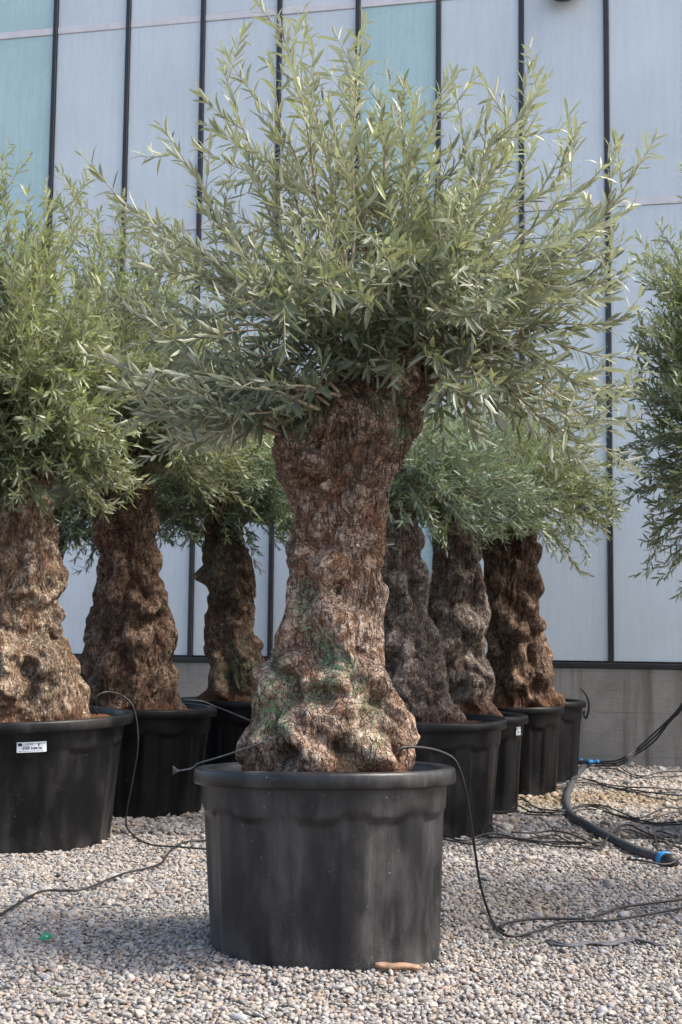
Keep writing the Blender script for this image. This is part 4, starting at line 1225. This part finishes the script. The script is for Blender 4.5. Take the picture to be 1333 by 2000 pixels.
# ------------------------------------------------------------------ gravel
def pebbles():
    r = np.random.RandomState(3)
    pts, scl = [], []
    for y0, y1, sp, size in ((3.9, 6.2, .0140, .0084), (6.2, 9.0, .0162, .0096), (9.2, 14.6, .0265, .0155)):
        for lay in (0, 1):
            w = .36 * y1 + .3
            xs = np.arange(-w, w, sp * (1 if lay == 0 else 1.45)); ys = np.arange(y0, y1, sp * (1 if lay == 0 else 1.45))
            X, Yq = np.meshgrid(xs, ys); X = X.ravel(); Yq = Yq.ravel()
            X = X + r.uniform(-.5, .5, len(X)) * sp; Yq = Yq + r.uniform(-.5, .5, len(X)) * sp
            k = abs(X) < .34 * Yq + .25
            k &= (X * WN[0] + Yq * WN[1]) < DN - .06
            X, Yq = X[k], Yq[k]
            s = size * np.exp(r.normal(0, .31, len(X)))
            Z = gz(X, Yq) + (-.010 + s * .25 if lay == 0 else .002 + s * .35) + r.normal(0, .003, len(X))
            pts.append(np.stack([X, Yq, Z], -1)); scl.append(s)
    P = np.concatenate(pts); s = np.concatenate(scl)
    for o in [q for q in COL.objects if q.name.startswith('planter_pot')]:       # none inside the pots
        rb = [c for c in o.children if c.name.startswith('wall')][0].data
        lo = np.array([v.co[:2] for v in rb.vertices[:196]]); rad = np.linalg.norm(lo, axis=1).mean() + .004
        k = np.hypot(P[:, 0] - o.location.x, P[:, 1] - o.location.y) > rad
        P, s = P[k], s[k]
    n = len(P)
    pal = np.array([(.52, .50, .47), (.60, .57, .53), (.40, .39, .38), (.30, .31, .33), (.48, .42, .35), (.50, .40, .33), (.36, .28, .22), (.22, .22, .23), (.44, .46, .50), (.66, .64, .60), (.40, .27, .20), (.55, .48, .38)])
    pr = np.array([.16, .12, .13, .10, .09, .08, .07, .08, .08, .04, .03, .03])
    pal = (pal * .50 + pal.mean(1, keepdims=True) * .07) * np.array([.95, .92, .885])
    col = pal[r.choice(len(pal), n, p=pr / pr.sum())] * np.exp(r.normal(0, .10, (n, 1)))
    # earth and moss washed over the stones by the row of planters
    mg = on_ground(1055, 1562)
    dm = np.exp(-(((P[:, 0] - mg[0]) / .9) ** 2 + ((P[:, 1] - mg[1]) / .55) ** 2)) + .75 * np.clip(fbm(P * np.array([.9, .9, 0]) + 3.3, 3) - .05, 0, 1) * (P[:, 0] > .6) * (P[:, 1] > 5.6)
    f = np.clip(dm * 1.1 * r.uniform(.3, 1.2, n), 0, .85)[:, None]
    col = col * (1 - f) + np.array([.20, .135, .06]) * f
    me = bpy.data.meshes.new('gravel')
    me.vertices.add(n); me.vertices.foreach_set('co', P.astype(np.float32).ravel())
    S = np.stack([s * r.uniform(.85, 1.45, n), s * r.uniform(.8, 1.1, n), s * r.uniform(.45, .9, n)], -1)
    Rt = np.stack([r.normal(0, .35, n), r.normal(0, .35, n), r.uniform(0, 6.28, n)], -1)
    me.attributes.new('psc', 'FLOAT_VECTOR', 'POINT').data.foreach_set('vector', S.astype(np.float32).ravel())
    me.attributes.new('prt', 'FLOAT_VECTOR', 'POINT').data.foreach_set('vector', Rt.astype(np.float32).ravel())
    me.attributes.new('pebcol', 'FLOAT_COLOR', 'POINT').data.foreach_set('color', np.hstack([col, np.ones((n, 1))]).astype(np.float32).ravel())
    me.attributes.new('pid', 'INT', 'POINT').data.foreach_set('value', r.randint(0, 6, n).astype(np.int32))
    o = obj('gravel', me, M['pebble'])
    tag(o, 'loose rounded pale gravel covering the yard', 'gravel', kind='stuff')
    ng = bpy.data.node_groups.new('scatter_gravel', 'GeometryNodeTree')
    ng.interface.new_socket('Geometry', in_out='INPUT', socket_type='NodeSocketGeometry')
    ng.interface.new_socket('Geometry', in_out='OUTPUT', socket_type='NodeSocketGeometry')
    N = lambda t, **kw: (lambda nd: [setattr(nd, a, b) for a, b in kw.items()] and nd or nd)(ng.nodes.new(t))
    L = lambda a, b: ng.links.new(a, b)
    gi, go = N('NodeGroupInput'), N('NodeGroupOutput')
    join = N('GeometryNodeJoinGeometry')
    for k in range(6):
        ic = N('GeometryNodeMeshIcoSphere'); ic.inputs['Radius'].default_value = 1.0; ic.inputs['Subdivisions'].default_value = 2
        sp = N('GeometryNodeSetPosition')
        nz = N('ShaderNodeTexNoise'); nz.noise_dimensions = '4D'
        nz.inputs['Scale'].default_value = .9; nz.inputs['W'].default_value = 3.1 * k + 1; nz.inputs['Detail'].default_value = 1.0
        sb = N('ShaderNodeVectorMath', operation='SUBTRACT'); sb.inputs[1].default_value = (.5, .5, .5)
        sc_ = N('ShaderNodeVectorMath', operation='SCALE'); sc_.inputs['Scale'].default_value = 1.5
        L(nz.outputs['Color'], sb.inputs[0]); L(sb.outputs[0], sc_.inputs[0])
        L(ic.outputs[0], sp.inputs['Geometry']); L(sc_.outputs[0], sp.inputs['Offset'])
        sm_ = N('GeometryNodeSetShadeSmooth'); L(sp.outputs[0], sm_.inputs[0])
        mt = N('GeometryNodeSetMaterial'); mt.inputs['Material'].default_value = M['pebble']
        L(sm_.outputs[0], mt.inputs[0])
        g2 = N('GeometryNodeGeometryToInstance'); L(mt.outputs[0], g2.inputs[0]); L(g2.outputs[0], join.inputs[0])
    iop = N('GeometryNodeInstanceOnPoints')
    iop.inputs['Pick Instance'].default_value = True

    def attr(name, typ):
        a = N('GeometryNodeInputNamedAttribute', data_type=typ); a.inputs['Name'].default_value = name
        return a.outputs['Attribute']
    L(gi.outputs[0], iop.inputs['Points']); L(join.outputs[0], iop.inputs['Instance'])
    L(attr('pid', 'INT'), iop.inputs['Instance Index'])
    er = N('FunctionNodeEulerToRotation'); L(attr('prt', 'FLOAT_VECTOR'), er.inputs[0]); L(er.outputs[0], iop.inputs['Rotation'])
    L(attr('psc', 'FLOAT_VECTOR'), iop.inputs['Scale'])
    L(iop.outputs[0], go.inputs[0])
    md = o.modifiers.new('scatter', 'NODES'); md.node_group = ng
    return n


NP = pebbles()
print('main leaves', N_MAIN, 'pebbles', NP, 'tris', sum(len(o.data.loops) - 2 * len(o.data.polygons) for o in COL.objects if o.type == 'MESH'), 'Y0', Y0, 'DN', DN, 'PW', PW)
